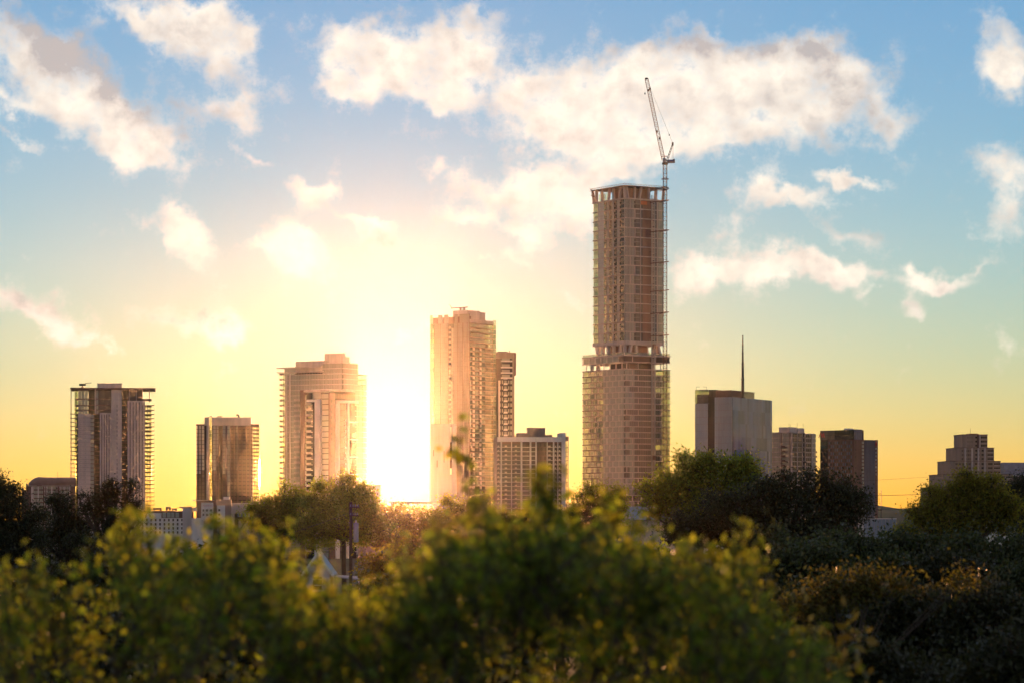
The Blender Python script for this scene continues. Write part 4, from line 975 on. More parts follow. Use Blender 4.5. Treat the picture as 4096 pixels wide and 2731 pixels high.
# ------------------------------------------------------------------ mirror-glass block with an aerial
def mirror_block():
    t = Tower('mirror_glass_offices', 'mirror-glass office block with slanting roofline and a tall mast', 2930, 1800, 28, 2778, 3088, cat='tower')
    W, L = t.W, t.L; D = t.D; zt = t.z(1586)
    zs = lin(0, zt, 24)
    y1, y2 = t.sL(2872), t.sL(2858); y3 = t.sL(2829)
    t.box('body', 'core', .6, W - .5, .6, y2, 0, zt - .2); t.box('body', 'core', 3.2, W * .7, y2, L - .4, 0, t.z(1575, 10))
    t.grid('L', lin(.1, y1, 8), zs, 'g_silver', gap=.12, sill=.02, head=.1)
    t.grid('L', lin(y1, y2, 2), zs, 'g_silver', gap=.1, sill=.02, head=.1, d=-.2)
    # recessed dark strip and the left wing, its top storeys open
    t.plane(2.4, 0, W, L); zw = lin(0, t.z(1560, 20), 24)
    t.grid('L', lin(y2 + .2, y3, 3), zw, 'g_dark', gap=.12, sill=.02, head=.1)
    t.plane(1.0, 0, W, L)
    t.grid('L', lin(y3, L, 6), zw, lambda i, z: 'g_clear' if z > zw[-4] else 'g_silver', gap=.12, sill=.02, head=.1)
    t.box('wing_body', 'core', 1.9, W * .6, y3, L - .5, 0, zw[-4]); t.plane(1, 0, W * .6, L); t.grid('BR', lin(1, W * .6, 4), zw[-5:], 'g_clear', gap=.2)
    t.box('wing_roof', 'slate', 1.05, W * .4, y3, L - .1, zw[-1] - .3, zw[-1]); t.box('wing_floor', 'slate', 1.05, W * .4, y3, L - .1, zw[-3] - .2, zw[-3])
    t.plane(0, 0, W, L)
    t.grid('R', lin(.1, W, 22), lin(0, zt, 12), 'g_painted_sky', gap=.04, sill=.01, head=.02)
    mu = MB()
    for z in zs[1:-1]: t.fb(mu, 'L', .05, y2, z - .12, z + .02, .05, .14)
    for s in lin(.1, y1, 24): t.fb(mu, 'L', s - .05, s + .05, 0, zt, .09, .15)
    t.plane(1, 0, W, L)
    for z in zw[1:-1]: t.fb(mu, 'L', y3, L, z - .12, z + .02, .05, .14)
    for s in lin(y3, L, 12): t.fb(mu, 'L', s - .05, s + .05, 0, zw[-1], .09, .15)
    mu.build('mullions', M['tan'], t.root, kind='stuff'); t.plane(0, 0, W, L)
    # plant screens
    t.box('plant_screen', 'louver', 2, W * .32, 1.5, y2 - 1, zt + .004, t.z(1558)); t.box('plant_screen', 'louver', 2.6, W * .30, y2 - .99, y3, zt - 1, t.z(1559, 12))
    t.box('glass_lantern', 'g_mid', W * .34, W * .62, 2, 10, zt, t.z(1566, 18)); t.box('lantern_roof', 'brown', W * .34 - .2, W * .62 + .2, 1.8, 10.2, t.z(1566, 18), t.z(1563.5, 18))
    t.box('roof', 'slate', .2, W - .1, .2, y2, zt - .1, zt + .003)
    t.glaze()
    m = thing('rooftop_mast', 'tall dark tapering aerial mast rising from the mirror-glass office block', 'mast', (px(2971, 1812), 1812, zt - .2))
    hs = [(zt - .2, .95), (pz(1515, 1812), .8), (pz(1453, 1812), .62), (pz(1412, 1812), .5), (pz(1381, 1812), .38), (pz(1342, 1812), .16)]
    for (za, ra), (zb, rb) in zip(hs[:-1], hs[1:]):
        o = MB().tube([(0, 0, za - zt + .2), (0, 0, zb - zt + .2)], [ra, (ra + rb) / 2], 8).build('mast_section', M['steel' if ra > .45 else 'rust'], m)
        MB().tube([(0, 0, zb - zt - .1), (0, 0, zb - zt + .3)], [ra * 1.25, ra * 1.25], 8).build('collar', M['steel'], o)
    rg = MB()
    for k in range(22): rg.beam((.3, -.3, 3 + k * 1.6), (1.15 - k * .02, -.3, 3 + k * 1.6), .09)
    rg.build('climbing_pegs', M['steel'], m, kind='stuff')
    for x, dr, lb in ((2785, 1, 'hooked davit arm at the outer edge of the glazed wing of the mirror offices'), (2826, -1, 'hooked davit arm at the inner edge of the glazed wing of the mirror offices')):
        d = t.D + 22; a = thing('roof_davit', lb, 'davit', (px(x, d), d, zw[-1] - .1), group='davits on the mirror-glass offices')
        MB().beam((0, 0, 0), (0, 0, 2.4), .18).build('post', M['steel'], a); MB().beam((0, 0, 2.35), (2.2 * dr, 0, 2.4), .16).build('arm', M['steel'], a)
mirror_block()

def white_grid_block():
    t = Tower('pale_balcony_apartments', 'pale gridded apartments with corner balconies between mirror offices and dark lettered tower', 3166, 1960, 42, 3086, 3264)
    W, L = t.W, t.L; zt = t.z(1729); fh = 3.2
    zs = [0] + [zt - k * fh for k in range(40) if zt - k * fh > 1.5][::-1]
    t.box('wall', 'concrete', .4, W - .4, .4, L, 0, zt - .1); t.box('parapet', 'concrete', -.3, W * .52, -.3, L + .2, zt, t.z(1726)); t.box('plant_room', 'concrete', 2, W * .35, 3, t.sL(3108), zt, t.z(1706)); t.box('plant_room', 'concrete', W * .36, W * .62, 2, 9, zt, t.z(1709))
    t.grid('L', lin(t.sL(3158), t.sL(3130), 3), zs, 'g_gold', gap=.3, sill=.25, head=.55); t.grid('L', lin(t.sL(3122), L, 5), zs, 'g_gold', gap=.3, sill=.25, head=.55)
    for x in (3159, 3126): t.part('pier', 'tan', 'L', t.sL(x) - .4, t.sL(x) + .4, 0, zt, -.45, .25)
    t.repeat('balcony', 'brown', MB().box(-1.6, .2, t.sL(3146), t.sL(3131), -.25, 0).box(-1.6, -1.5, t.sL(3146), t.sL(3131), .004, .9), [(0, 0, z) for z in zs[3:-3]])
    for a, b, m in ((3168, 3188, 'g_mid'), (3190, 3208, 'g_mid')): t.grid('R', lin(t.sR(a), t.sR(b), 2), zs, m, gap=.3, sill=.2, head=.4)
    t.part('slot', 'core', 'R', t.sR(3210), t.sR(3218), 0, zt, -.38, .05); t.repeat('slot_balcony', 'tan', MB().box(t.sR(3209), t.sR(3219), -.7, -.06, -.3, .5), [(0, 0, z) for z in zs[2:-1]])
    t.grid('R', lin(t.sR(3222), t.sR(3246), 3), zs, 'g_mid', gap=.35, sill=.3, head=.6)
    for x in (3167, 3189, 3209, 3220, 3247): t.part('pier', 'concrete', 'R', t.sR(x) - .25, t.sR(x) + .25, 0, zt, -.3, .35)
    t.grid('R', lin(t.sR(3249), W, 2), zs, 'g_pale', gap=.3, sill=.2, head=.5)
    t.repeat('edge_balcony', 'tan', MB().box(W + .1, W + 1.4, 0, 4, -.25, 0).box(W + 1.3, W + 1.4, 0, 4, .004, .8), [(0, 0, z) for z in zs[6:-4]])
    t.glaze()
    m = MB()
    for x, y, h in ((4, 5, 2.6), (7, 6, 2.0), (12, 4, 3.2), (20, 5, 2.8)): m.beam((x, y, t.z(1706) - 1), (x, y, t.z(1706) + h), .1).beam((x - .4, y, t.z(1706) + h * .8), (x + .4, y, t.z(1706) + h * .8), .08)
    m.build('roof_aerials', M['steel'], t.root)
white_grid_block()

def dark_hotel():
    t = Tower('dark_lettered_tower', 'dark brown hotel tower with red emblems and vertical white lettering', 3415, 1750, 48, 3310, 3510, cat='tower')
    W, L = t.W, t.L; zt = t.z(1756); fh = 2.2
    fh = (t.z(1760) - t.z(1905)) / 10.0
    zs = [0] + [t.z(1760) - k * fh for k in range(40) if t.z(1760) - k * fh > 1.0][::-1]
    t.box('body', 'brown', 0.25, W - .1, .25, L, 0, zt)
    # rear wing of gold-reflecting glass, taller
    Lr = t.sL(3272)
    zg = t.z(1718, 12)
    t.box('rear_wing', 'core', 2.2, W * .55, L * .12, Lr, 0, zg - .3); t.box('white_plant_room', 'slate', W * .05 + 2.0, W * .42, 1.2, L * .30, zt, t.z(1716, 6)); t.box('roof_hatch', 'white', 3, 7, L * .3, L * .5, zg - .3, zg + .8)
    t.plane(2.0, 0, W, Lr)
    e = lin(t.sL(3311), Lr, 4)
    t.grid('L', e, zs, lambda i, z: 'g_clear' if (zs[-4] < z < zs[-1]) else 'g_dark', gap=.08, head=.15)
    t.grid('L', lin(t.sL(3412), Lr, 9), [zt + .2, (zt + zg) / 2, zg], lambda i, z: 'g_dark' if i < 5 else 'g_mid', gap=.08, head=.15)
    t.plane(0, 0, W, L)
    cols = lin(t.sL(3408), t.sL(3312), 6)
    for k, (z0, z1) in enumerate(zip(zs[:-1], zs[1:])):
        for i, (a, b) in enumerate(zip(cols[:-1], cols[1:])):
            off = .32 if (i + k) % 2 else 0
            w = b - a
            t.pane('L', a + .1 + off * w, a + .1 + off * w + w * .5, z0 + .25, z1 - .35, 'g_mid', -.2)
            lo = a + .1 + (off * w + w * .52 if not off else 0); t.part('window_panel', 'slate', 'L', lo, lo + w * .24, z0 + .2, z1 - .3, -.24, .05)
    mu = MB()
    for s in cols: t.fb(mu, 'L', s - .1, s + .1, 0, zt, -.24, .1)
    for z in zs[1:]: t.fb(mu, 'L', cols[0], cols[-1], z - .28, z - .06, -.24, .08)
    mu.build('facade_frame', M['brown'], t.root)
    t.grid('R', [t.sR(3447), t.sR(3456)], zs, 'g_pale', d=.02, gap=.1, sill=.2, head=.5)
    for s in lin(t.sR(3458), t.sR(3498), 13): t.part('rib', 'slate', 'R', s, s + .4, 0, zt - .4, -.24, .25)
    t.part('sign_strip', 'brick', 'R', t.sR(3497) + .5, W + .05, 0, zt + .1, -.24, .3)
    t.grid('R', lin(t.sR(3421), t.sR(3424), 1), zs, 'g_mid', d=.02, sill=.3, head=.5)
    t.glaze()
    ls = (1806 - 1788) / F * 1
    for i, ch in enumerate('MARRIOTT'):
        y = 1797 + i * 14.6
        text(ch, 1.75, M['whitesign'], 'sign_letter', t.root, (t.sR(3502.5), -.42, t.z(y, 8)), (R(90), 0, 0), .2, 'CENTER')
    def emblem(name, origin, u, h, w, nrm):
        # slanted letter-like mark: two thick strokes and two curved tails
        o = Vector(origin); U = Vector(u); Zv = Vector((0, 0, 1)); Nn = Vector(nrm) * .12
        mb = MB()
        for poly in (((.0,.0), (.12,.0), (.48,1.0), (.34,1.0)), ((.34,1.0), (.50,1.0), (.66,.06), (.52,.06)), ((.52,.06), (.62,.0), (.86,.82), (.74,.82)), ((.74,.82), (.86,.9), (1.05,.0), (.88,.04))):
            a = [o + U * (p[0] * w) + Zv * (p[1] * h) for p in poly]; b = [q + Nn for q in a]
            mb.hull([tuple(q) for q in a + b], [(3,2,1,0), (4,5,6,7), (0,1,5,4), (1,2,6,5), (2,3,7,6), (3,0,4,7)])
        mb.build(name, M['redsign'], t.root)
    t.plane(2, 0, W, Lr)
    emblem('red_emblem', (1.9, t.sL(3274), t.z(1748, 14)), (0, -1, 0), 3.4, t.sL(3274) - t.sL(3299), (-1, 0, 0)); t.plane(0, 0, W, L)
    emblem('red_emblem', (t.sR(3499), -.31, t.z(1781, 8)), (1, 0, 0), 2.5, 1.6, (0, -1, 0))
dark_hotel()

def ziggurat():
    t = Tower('stepped_pyramid_offices', 'brown stone office block stepping in like a pyramid', 3750, 1900, 84, depthL=45, xr=4075)
    tiers = [(3750, 4075, 1948, 0), (3775, 4050, 1896, 3), (3800, 4002, 1843, 6), (3825, 3976, 1790, 9), (3848, 3950, 1737, 12)]
    yb = [2075, 1948, 1896, 1843, 1790]
    for k, (x0, x1, yt, dy) in enumerate(tiers):
        t.plane(0, dy, 1, 45); a, b = t.sR(x0), t.sR(x1); z0 = 0 if k == 0 else t.z(tiers[k-1][2], dy); z1 = t.z(yt, dy)
        t.box('tier', 'tan', a, b, dy, 45 - dy, z0 + (.003 if k else 0), z1)
        t.box('coping', 'brown', a - .25, b + .25, dy - .25, 45.2 - dy, z1, z1 + .35)
        n = 3; fz = lin(max(z0, z1 - 8.6), z1 - .5, n)
        for f0, f1 in zip(fz[:-1], fz[1:]):
            l0, l1 = t.sR(x0 + 20), t.sR(x0 + (x1 - x0) * .42)
            for q, r_ in zip(lin(l0, l1, 5)[:-1], lin(l0, l1, 5)[1:]): t.pane('R', q + .3, r_ - .3, f0 + .7, f1 - .7, 'g_mid', .01)
            m0, m1 = t.sR(x0 + (x1 - x0) * .47), t.sR(x1 - 30 if k < 4 else x1 - 22)
            if m1 > m0 + 3:
                nn = max(2, int((m1 - m0) / 4.2))
                for q, r_ in zip(lin(m0, m1, nn)[:-1], lin(m0, m1, nn)[1:]): t.pane('R', q + .9, r_ - .3, f0 + .9, f1 - .6, 'g_dark', .01)
            e0, e1 = t.sR(x1 - 26 if k < 4 else x1 - 24), t.sR(x1 - 2)
            for q, r_ in zip(lin(e0, e1, 4)[:-1], lin(e0, e1, 4)[1:]): t.pane('R', q + .06, r_ - .06, f0 + .8, f1 - .7, 'g_dark', .01)
            t.part('sill', 'concrete', 'R', e0, e1, f0 + .35, f0 + .7, -.1, .2)
        if k < 4:
            for x in (3860, 3887, 3912, 3938): 
                s = t.sR(x)
                if a + 2 < s < b - 2 and k in (1, 2, 3): t.part('pier', 'concrete', 'R', s - .5, s + .5, z0 + .004, z1 - .01, -.2, 1.6)
        else:
            t.part('pier', 'concrete', 'R', t.sR(3916), t.sR(3921), z0 + .004, z1 - .01, -.2, 1.2); t.part('pier', 'brown', 'R', t.sR(3908), t.sR(3913), z0 + .004, z1 + .6, -.2, 1.0)
    t.plane(0, 12, 1, 45); t.box('plant_room', 'brown', t.sR(3884), t.sR(3917), 15, 25, t.z(1737, 12), t.z(1731, 12))
    MB().beam((t.sR(3894), 20, t.z(1731, 12)), (t.sR(3894), 20, t.z(1709, 12)), .16).build('aerial', M['steel'], t.root)
    t.glaze()
    t = Tower('hipped_roof_offices', 'dark sloping-roofed office block beside the stepped pyramid offices', 4020, 2250, 82, depthL=40, xr=4260)
    W = t.W; zt = t.z(1897); t.box('wall', 'brick', 0, W, 0, 40, 0, zt)
    zr = t.z(1847); sh = t.sR(4027); MB().hull([(0, -.2, zt), (W, -.2, zt), (W, 40, zt), (0, 40, zt), (sh, 8, zr), (W - sh, 8, zr), (W - sh, 32, zr), (sh, 32, zr)], [(0,1,5,4), (1,2,6,5), (2,3,7,6), (3,0,4,7), (4,5,6,7), (3,2,1,0)]).build('roof', M['slate'], t.root)
    t.part('cornice', 'concrete', 'R', 0, W, zt - 1.2, zt - .1, .02, .6)
    for r in range(9):
        for k in range(9): t.pane('R', t.sR(4030 + 9 * k), t.sR(4035 + 9 * k), t.z(1912 + 18 * r), t.z(1903 + 18 * r), 'g_dark', .02)
    t.glaze()
ziggurat()

# ------------------------------------------------------------------ trees
def leaf_mesh(name, P, size, mat, up=0.0, wide=0.5, fold=0.25):
    """one pointed leaf, folded along its rib, at every point of P"""
    n = len(P); rg = rng
    d = rg.normal(size=(n, 3)); d[:, 2] += up; d /= np.linalg.norm(d, axis=1)[:, None]
    r = rg.normal(size=(n, 3)); s = np.cross(d, r); s /= np.linalg.norm(s, axis=1)[:, None] + 1e-9
    nn = np.cross(d, s); L = (size * rg.uniform(0.6, 1.4, n))[:, None]
    a = P - d * L * .5; tip = P + d * L * .5
    l = P + s * L * wide * .5 + nn * L * fold * .3; q = P - s * L * wide * .5 + nn * L * fold * .3
    V = np.stack([a, l, tip, q], 1).reshape(-1, 3).astype(np.float32)
    tri = np.array([[0, 1, 2], [0, 2, 3]]); Fc = (np.arange(n)[:, None, None] * 4 + tri[None]).reshape(-1, 3).astype(np.int32)
    me = bpy.data.meshes.new(name); me.vertices.add(len(V)); me.vertices.foreach_set('co', V.ravel())
    me.loops.add(Fc.size); me.loops.foreach_set('vertex_index', Fc.ravel())
    me.polygons.add(len(Fc)); me.polygons.foreach_set('loop_start', np.arange(0, Fc.size, 3, dtype=np.int32))
    me.update(); me.materials.append(mat)
    return me

def tree(name, label, D, lobes, leaf, per, mat, group=None, base=None, clump=0.42, shell=0.55, thick=1.0, spread=0.85, up=0.3, dead=()):
    """lobes: (x, y, rx, ry) in frame units at distance D; each lobe is an ellipsoid filled with leaf clumps on its own limb"""
    bx = base if base is not None else sum(l[0] * l[2] * l[3] for l in lobes) / sum(l[2] * l[3] for l in lobes)
    if name != 'bush':
        # smaller boughs break up the outline of every main one
        ex = []
        for x, y, rx, ry in lobes:
            for q in range(4 if rx > 40 else 2):
                a = rnd.uniform(-.25, 1.25) * math.pi; f = rnd.uniform(.26, .42)
                ex.append((x + math.cos(a) * rx * 1.08, y - math.sin(a) * ry * 1.08, rx * f, ry * f))
        lobes = [(x, y, rx * .9, ry * .9) for x, y, rx, ry in lobes] + ex
    X0 = px(bx, D); g = terrain(D)
    r = thing(name, label, 'tree' if 'shrub' not in name and 'bush' not in name else 'bush', (X0, D, g - .2), 0, group)
    k = D / F
    C = [np.array([px(x, D) - X0, rnd.uniform(-.35, .35) * rx * k * spread, pz(y, D) - g + .2]) for x, y, rx, ry in lobes]
    RR = [np.array([rx * k, .5 * (rx + ry) * k * spread, ry * k]) for x, y, rx, ry in lobes]
    zmin = min(c[2] - q[2] for c, q in zip(C, RR)); H = max(c[2] + q[2] for c, q in zip(C, RR))
    fork = np.array([0, 0, max(.8, min(zmin + .15 * (H - zmin), H * .6))])
    tr = max(.06, .017 * H) * thick
    wob = [np.array([rnd.uniform(-.2, .2), rnd.uniform(-.2, .2), 0]) * H * .03 for _ in range(3)]
    pts = [np.zeros(3), fork * .35 + wob[0], fork * .7 + wob[1], fork]
    MB().tube([tuple(p) for p in pts], [tr * 1.35, tr, tr * .85, tr * .75], 8).build('trunk', M['bark'], r)
    P = []; limbs = MB()
    for c, q in zip(C, RR):
        m1 = fork + (c - fork) * .45 + np.array([rnd.uniform(-.3, .3), rnd.uniform(-.3, .3), rnd.uniform(0, .5)]) * q.mean() * .5
        limbs.tube([tuple(fork - np.array([0, 0, .1])), tuple(m1), tuple(c)], [tr * .6, tr * .4, tr * .2], 6)
        sg = clump; nl = 22
        nc = max(6, int(per * 17.0 * math.pi * q[0] * q[2] / leaf ** 2 / nl))
        u = rng.normal(size=(nc, 3)); u /= np.linalg.norm(u, axis=1)[:, None]
        rad = (shell + (1 - shell) * rng.random(nc)) ** .6
        # uneven outline
        bump = 1 + .30 * np.sin(u[:, 0] * 5 + c[0]) * np.sin(u[:, 2] * 6 + c[2]) + .12 * rng.normal(size=nc)
        cc = c + u * (rad * bump)[:, None] * q
        for w in cc[::max(1, nc // 12)]:
            m2 = c + (w - c) * .5 + rng.normal(size=3) * .1 * q
            limbs.tube([tuple(c), tuple(m2), tuple(w)], [tr * .16, tr * .09, tr * .04], 4)
        pp = np.repeat(cc, nl, 0) + rng.normal(size=(nc * nl, 3)) * sg * np.array([1, 1, .8]) * rng.uniform(.4, 1.2, (nc * nl, 1))
        P.append(pp)
    for x0, y0, x1, y1 in dead:
        a = np.array([px(x0, D) - X0, 0, pz(y0, D) - g + .2]); b = np.array([px(x1, D) - X0, 0, pz(y1, D) - g + .2]); m = (a + b) / 2 + np.array([0, 0, -.3])
        limbs.tube([tuple(a), tuple(m), tuple(b)], [tr * .3, tr * .2, tr * .1], 5)
    limbs.build('limbs', M['bark'], r)
    P = np.concatenate(P); P = P[P[:, 2] > .3]
    link('crown', leaf_mesh('crown', P, leaf, mat, up), r, kind='stuff')
    return len(P)

NL = 0
def T(*a, **k):
    global NL; NL += tree(*a, **k)
# dark oaks on the left, in sharp focus
T('dark_oak', 'dark round oak crown beside the block with the rounded roof', 190, [(40, 2040, 100, 90), (-40, 2010, 90, 90), (100, 2130, 70, 90), (20, 1985, 55, 45), (-60, 2180, 160, 110), (60, 2230, 110, 90)], .16, 1.0, M['l_dark'], clump=.35)
T('dark_oak', 'narrow dark oak crown standing before the foot of the slab-roofed tower', 210, [(245, 2020, 42, 36), (225, 1998, 22, 18), (262, 2060, 36, 40), (228, 2120, 70, 60), (290, 2110, 60, 50), (330, 2190, 90, 80), (200, 2230, 90, 80)], .16, .9, M['l_dark'], clump=.30)
T('open_oak', 'open dark oak with a bare crooked branch before the slab-roofed tower', 205, [(470, 1955, 42, 30), (420, 1975, 40, 30), (520, 1965, 30, 34), (450, 2010, 50, 34), (350, 1990, 36, 26), (370, 2045, 44, 30), (520, 2030, 34, 40), (440, 2080, 70, 40), (500, 2100, 50, 40), (545, 2040, 16, 18), (420, 2170, 110, 70)], .15, .62, M['l_dark'], clump=.26, dead=((500, 2020, 578, 1988), (520, 2015, 552, 2012)))
# hazy trees below the towers in the middle
T('hazy_tree', 'hazy tree row below the overlapping pair of towers', 360, [(1080, 2040, 60, 60), (1150, 2000, 45, 60), (1200, 2060, 70, 70), (1130, 2090, 90, 70), (1030, 2080, 50, 50)], .26, 1.1, M['l_mid'] , clump=.5)
T('hazy_tree', 'large hazy tree before the low corner block, sunlight breaking round it', 340, [(1330, 1990, 70, 60), (1400, 1970, 60, 55), (1280, 2050, 70, 60), (1450, 2030, 70, 60), (1390, 2090, 120, 80), (1270, 2140, 80, 60), (1490, 2100, 60, 80)], .26, 1.2, M['l_mid'] , clump=.5)
T('hazy_tree', 'low hazy trees below the open white gap of sky', 420, [(1560, 2080, 70, 45), (1640, 2070, 70, 50), (1720, 2080, 70, 55), (1620, 2130, 140, 70), (1500, 2130, 70, 60)], .30, .75, M['l_warm'], clump=.5)
T('hazy_tree', 'hazy tree hiding the foot of the champagne glass tower', 330, [(1850, 2040, 70, 50), (1930, 2050, 60, 50), (1790, 2080, 70, 50), (1860, 2110, 130, 70)], .26, .8, M['l_mid'] , clump=.45)
T('hazy_tree', 'small tree at the foot of the white gridded apartments', 300, [(2060, 2070, 40, 45), (2110, 2060, 30, 40), (2020, 2100, 50, 40), (2090, 2120, 70, 50)], .20, .7, M['l_warm'], clump=.34)
T('feathery_tree', 'feathery tree before the foot of the tallest tower beside the gridded apartments', 240, [(2400, 1985, 70, 50), (2350, 2020, 45, 45), (2450, 2020, 45, 45), (2400, 2060, 90, 50), (2290, 2070, 60, 45), (2420, 2110, 110, 60)], .17, .95, M['l_mid'], clump=.34, up=.9)
T('sunlit_tree', 'big green tree between the feet of the tallest tower and the mirror offices', 200, [(2680, 1925, 85, 55), (2780, 1880, 90, 55), (2870, 1860, 70, 45), (2640, 1990, 70, 70), (2760, 1960, 90, 70), (2900, 1930, 100, 70), (2990, 1925, 70, 65), (2960, 1880, 50, 40), (2830, 2020, 160, 70), (2700, 2060, 100, 60)], .20, .95, M['l_mid'], clump=.42)
T('shadowed_oak', 'broad shadowed oak below the mirror-glass offices and dark lettered tower', 150, [(3120, 1980, 90, 70), (3240, 1955, 90, 55), (3340, 1985, 90, 60), (3400, 2030, 70, 60), (3040, 2030, 100, 80), (2900, 2080, 130, 80), (3180, 2060, 200, 90), (3440, 2050, 40, 50), (3000, 2150, 200, 90), (2780, 2110, 90, 70)], .15, .9, M['l_dark'], clump=.34)
T('golden_tree', 'golden-green feathery tree before the stepped pyramid offices', 170, [(3890, 1960, 100, 60), (3800, 1985, 80, 60), (3960, 1990, 80, 60), (3730, 2030, 70, 55), (3680, 2060, 45, 40), (3850, 2050, 160, 80), (4000, 2060, 80, 70), (3780, 2110, 160, 70), (3900, 1925, 35, 22)], .15, 1.0, M['l_warm'], clump=.30, up=.8)
T('dark_oak', 'dark tree at the foot of the sloping-roofed offices', 185, [(4060, 1990, 60, 50), (4110, 1960, 70, 60), (4080, 2060, 90, 70), (4150, 2120, 120, 110)], .16, .95, M['l_dark'], clump=.34)
# bushes on the slope below, right half
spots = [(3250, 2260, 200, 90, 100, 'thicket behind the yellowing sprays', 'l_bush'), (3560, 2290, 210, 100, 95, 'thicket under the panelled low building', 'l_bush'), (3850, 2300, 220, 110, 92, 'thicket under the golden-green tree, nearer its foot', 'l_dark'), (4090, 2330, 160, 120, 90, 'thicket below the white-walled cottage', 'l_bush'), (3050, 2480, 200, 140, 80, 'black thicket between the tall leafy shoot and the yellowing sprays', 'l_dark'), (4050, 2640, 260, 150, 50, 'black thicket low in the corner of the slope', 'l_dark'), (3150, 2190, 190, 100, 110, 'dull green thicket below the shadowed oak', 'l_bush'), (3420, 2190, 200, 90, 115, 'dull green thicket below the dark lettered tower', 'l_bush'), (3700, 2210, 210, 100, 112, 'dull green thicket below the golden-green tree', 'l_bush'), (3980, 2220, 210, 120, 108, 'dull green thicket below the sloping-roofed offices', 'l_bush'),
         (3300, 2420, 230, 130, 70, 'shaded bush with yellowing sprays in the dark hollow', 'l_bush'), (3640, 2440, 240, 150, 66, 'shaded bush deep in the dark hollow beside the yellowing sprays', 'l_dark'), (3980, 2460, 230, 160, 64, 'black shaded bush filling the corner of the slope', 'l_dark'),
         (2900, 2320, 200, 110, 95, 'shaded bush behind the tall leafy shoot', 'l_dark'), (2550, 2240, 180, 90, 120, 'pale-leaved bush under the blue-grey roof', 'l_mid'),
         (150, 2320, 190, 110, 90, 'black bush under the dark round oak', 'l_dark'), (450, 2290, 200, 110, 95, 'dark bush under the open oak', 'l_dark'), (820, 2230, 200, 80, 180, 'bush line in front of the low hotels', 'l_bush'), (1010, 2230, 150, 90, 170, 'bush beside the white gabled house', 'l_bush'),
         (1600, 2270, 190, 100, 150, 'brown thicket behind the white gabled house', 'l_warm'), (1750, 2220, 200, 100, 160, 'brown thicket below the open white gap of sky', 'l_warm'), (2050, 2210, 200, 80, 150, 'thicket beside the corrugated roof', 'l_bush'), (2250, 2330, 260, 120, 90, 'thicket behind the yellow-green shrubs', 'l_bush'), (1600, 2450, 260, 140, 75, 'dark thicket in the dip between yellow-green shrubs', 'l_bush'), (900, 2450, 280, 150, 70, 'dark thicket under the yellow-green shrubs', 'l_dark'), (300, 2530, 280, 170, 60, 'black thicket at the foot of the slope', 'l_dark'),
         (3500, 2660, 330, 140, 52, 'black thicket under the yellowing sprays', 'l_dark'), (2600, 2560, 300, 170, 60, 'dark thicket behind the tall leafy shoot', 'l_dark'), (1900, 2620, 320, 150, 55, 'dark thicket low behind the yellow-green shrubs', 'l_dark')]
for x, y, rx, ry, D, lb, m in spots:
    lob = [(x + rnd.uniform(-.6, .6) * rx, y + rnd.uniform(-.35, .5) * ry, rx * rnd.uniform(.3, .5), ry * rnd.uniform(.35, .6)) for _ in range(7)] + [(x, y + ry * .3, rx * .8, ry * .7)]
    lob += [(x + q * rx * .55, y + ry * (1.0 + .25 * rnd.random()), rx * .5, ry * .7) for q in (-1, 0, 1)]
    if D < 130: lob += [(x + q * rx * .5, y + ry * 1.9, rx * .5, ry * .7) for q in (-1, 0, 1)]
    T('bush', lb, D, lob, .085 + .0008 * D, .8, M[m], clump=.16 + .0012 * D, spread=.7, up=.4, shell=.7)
# yellowing sprays in the hollow
T('yellowing_bush', 'bush of yellow-brown leaf sprays in the dark hollow', 62, [(3350, 2350, 60, 34), (3290, 2380, 50, 28), (3430, 2340, 60, 34), (3470, 2390, 50, 40), (3260, 2440, 46, 30), (3600, 2330, 26, 18), (3870, 2320, 40, 20), (3180, 2430, 40, 20)], .10, .30, M['l_spray'], clump=.24, shell=.3, thick=.3)

# ------------------------------------------------------------------ foreground shrubs, close to the lens
OUT = [(-150,2300),(0,2270),(150,2245),(250,2190),(330,2260),(420,2190),(480,2085),(560,2095),(620,2160),(700,2110),(760,2075),(850,2105),(930,2065),(1000,2090),(1060,2125),(1130,2190),(1170,2260),(1230,2320),(1300,2360),(1380,2320),(1450,2360),(1550,2310),(1650,2210),(1720,2130),(1780,2160),(1850,2090),(1950,2040),(2000,2070),(2100,2070),(2200,2020),(2300,2085),(2400,2060),(2470,2080),(2520,2140),(2600,2160),(2700,2130),(2760,2190),(2830,2290),(2880,2240),(2960,2150),(3000,2260),(3060,2420),(3150,2480),(3250,2540),(3330,2660),(3450,2800)]
ox_, oy_ = zip(*OUT)
SHR = [(-160, 380, 'dim yellow-green shrub before the dark round oak'), (380, 690, 'yellow-green shrub rising before the open oak'), (690, 1010, 'yellow-green shrub before the low hotels'), (1010, 1330, 'yellow-green shrub beside the white gabled house'), (1330, 1720, 'low yellow-green shrub in the dip below the open sky gap'),
       (1720, 2060, 'bright yellow-green shrub whose thin twig stands before the champagne glass tower'), (2060, 2380, 'bright yellow-green shrub with a leafy twig before the white gridded apartments'), (2380, 2760, 'bright yellow-green shrub before the tallest tower'), (2760, 3400, 'yellow-green shrub with one tall upright shoot before the shadowed oak')]
def one_leaf():
    m = MB(); prof = [(0, 0), (.14, .2), (.24, .42), (.22, .62), (.12, .84), (0, 1)]
    for i, (w, y) in enumerate(prof):
        m.v += [(-w, y, .10 * w + .05 * math.sin(y * 3)), (0, y, -.06 * math.sin(y * math.pi) + .05 * math.sin(y * 3)), (w, y, .10 * w + .05 * math.sin(y * 3))]
    for i in range(5): m.f += [(3*i, 3*i+1, 3*i+4, 3*i+3), (3*i+1, 3*i+2, 3*i+5, 3*i+4)]
    me = m.mesh('leaf'); me.materials.append(M['l_fore']); return me
LEAF = one_leaf()
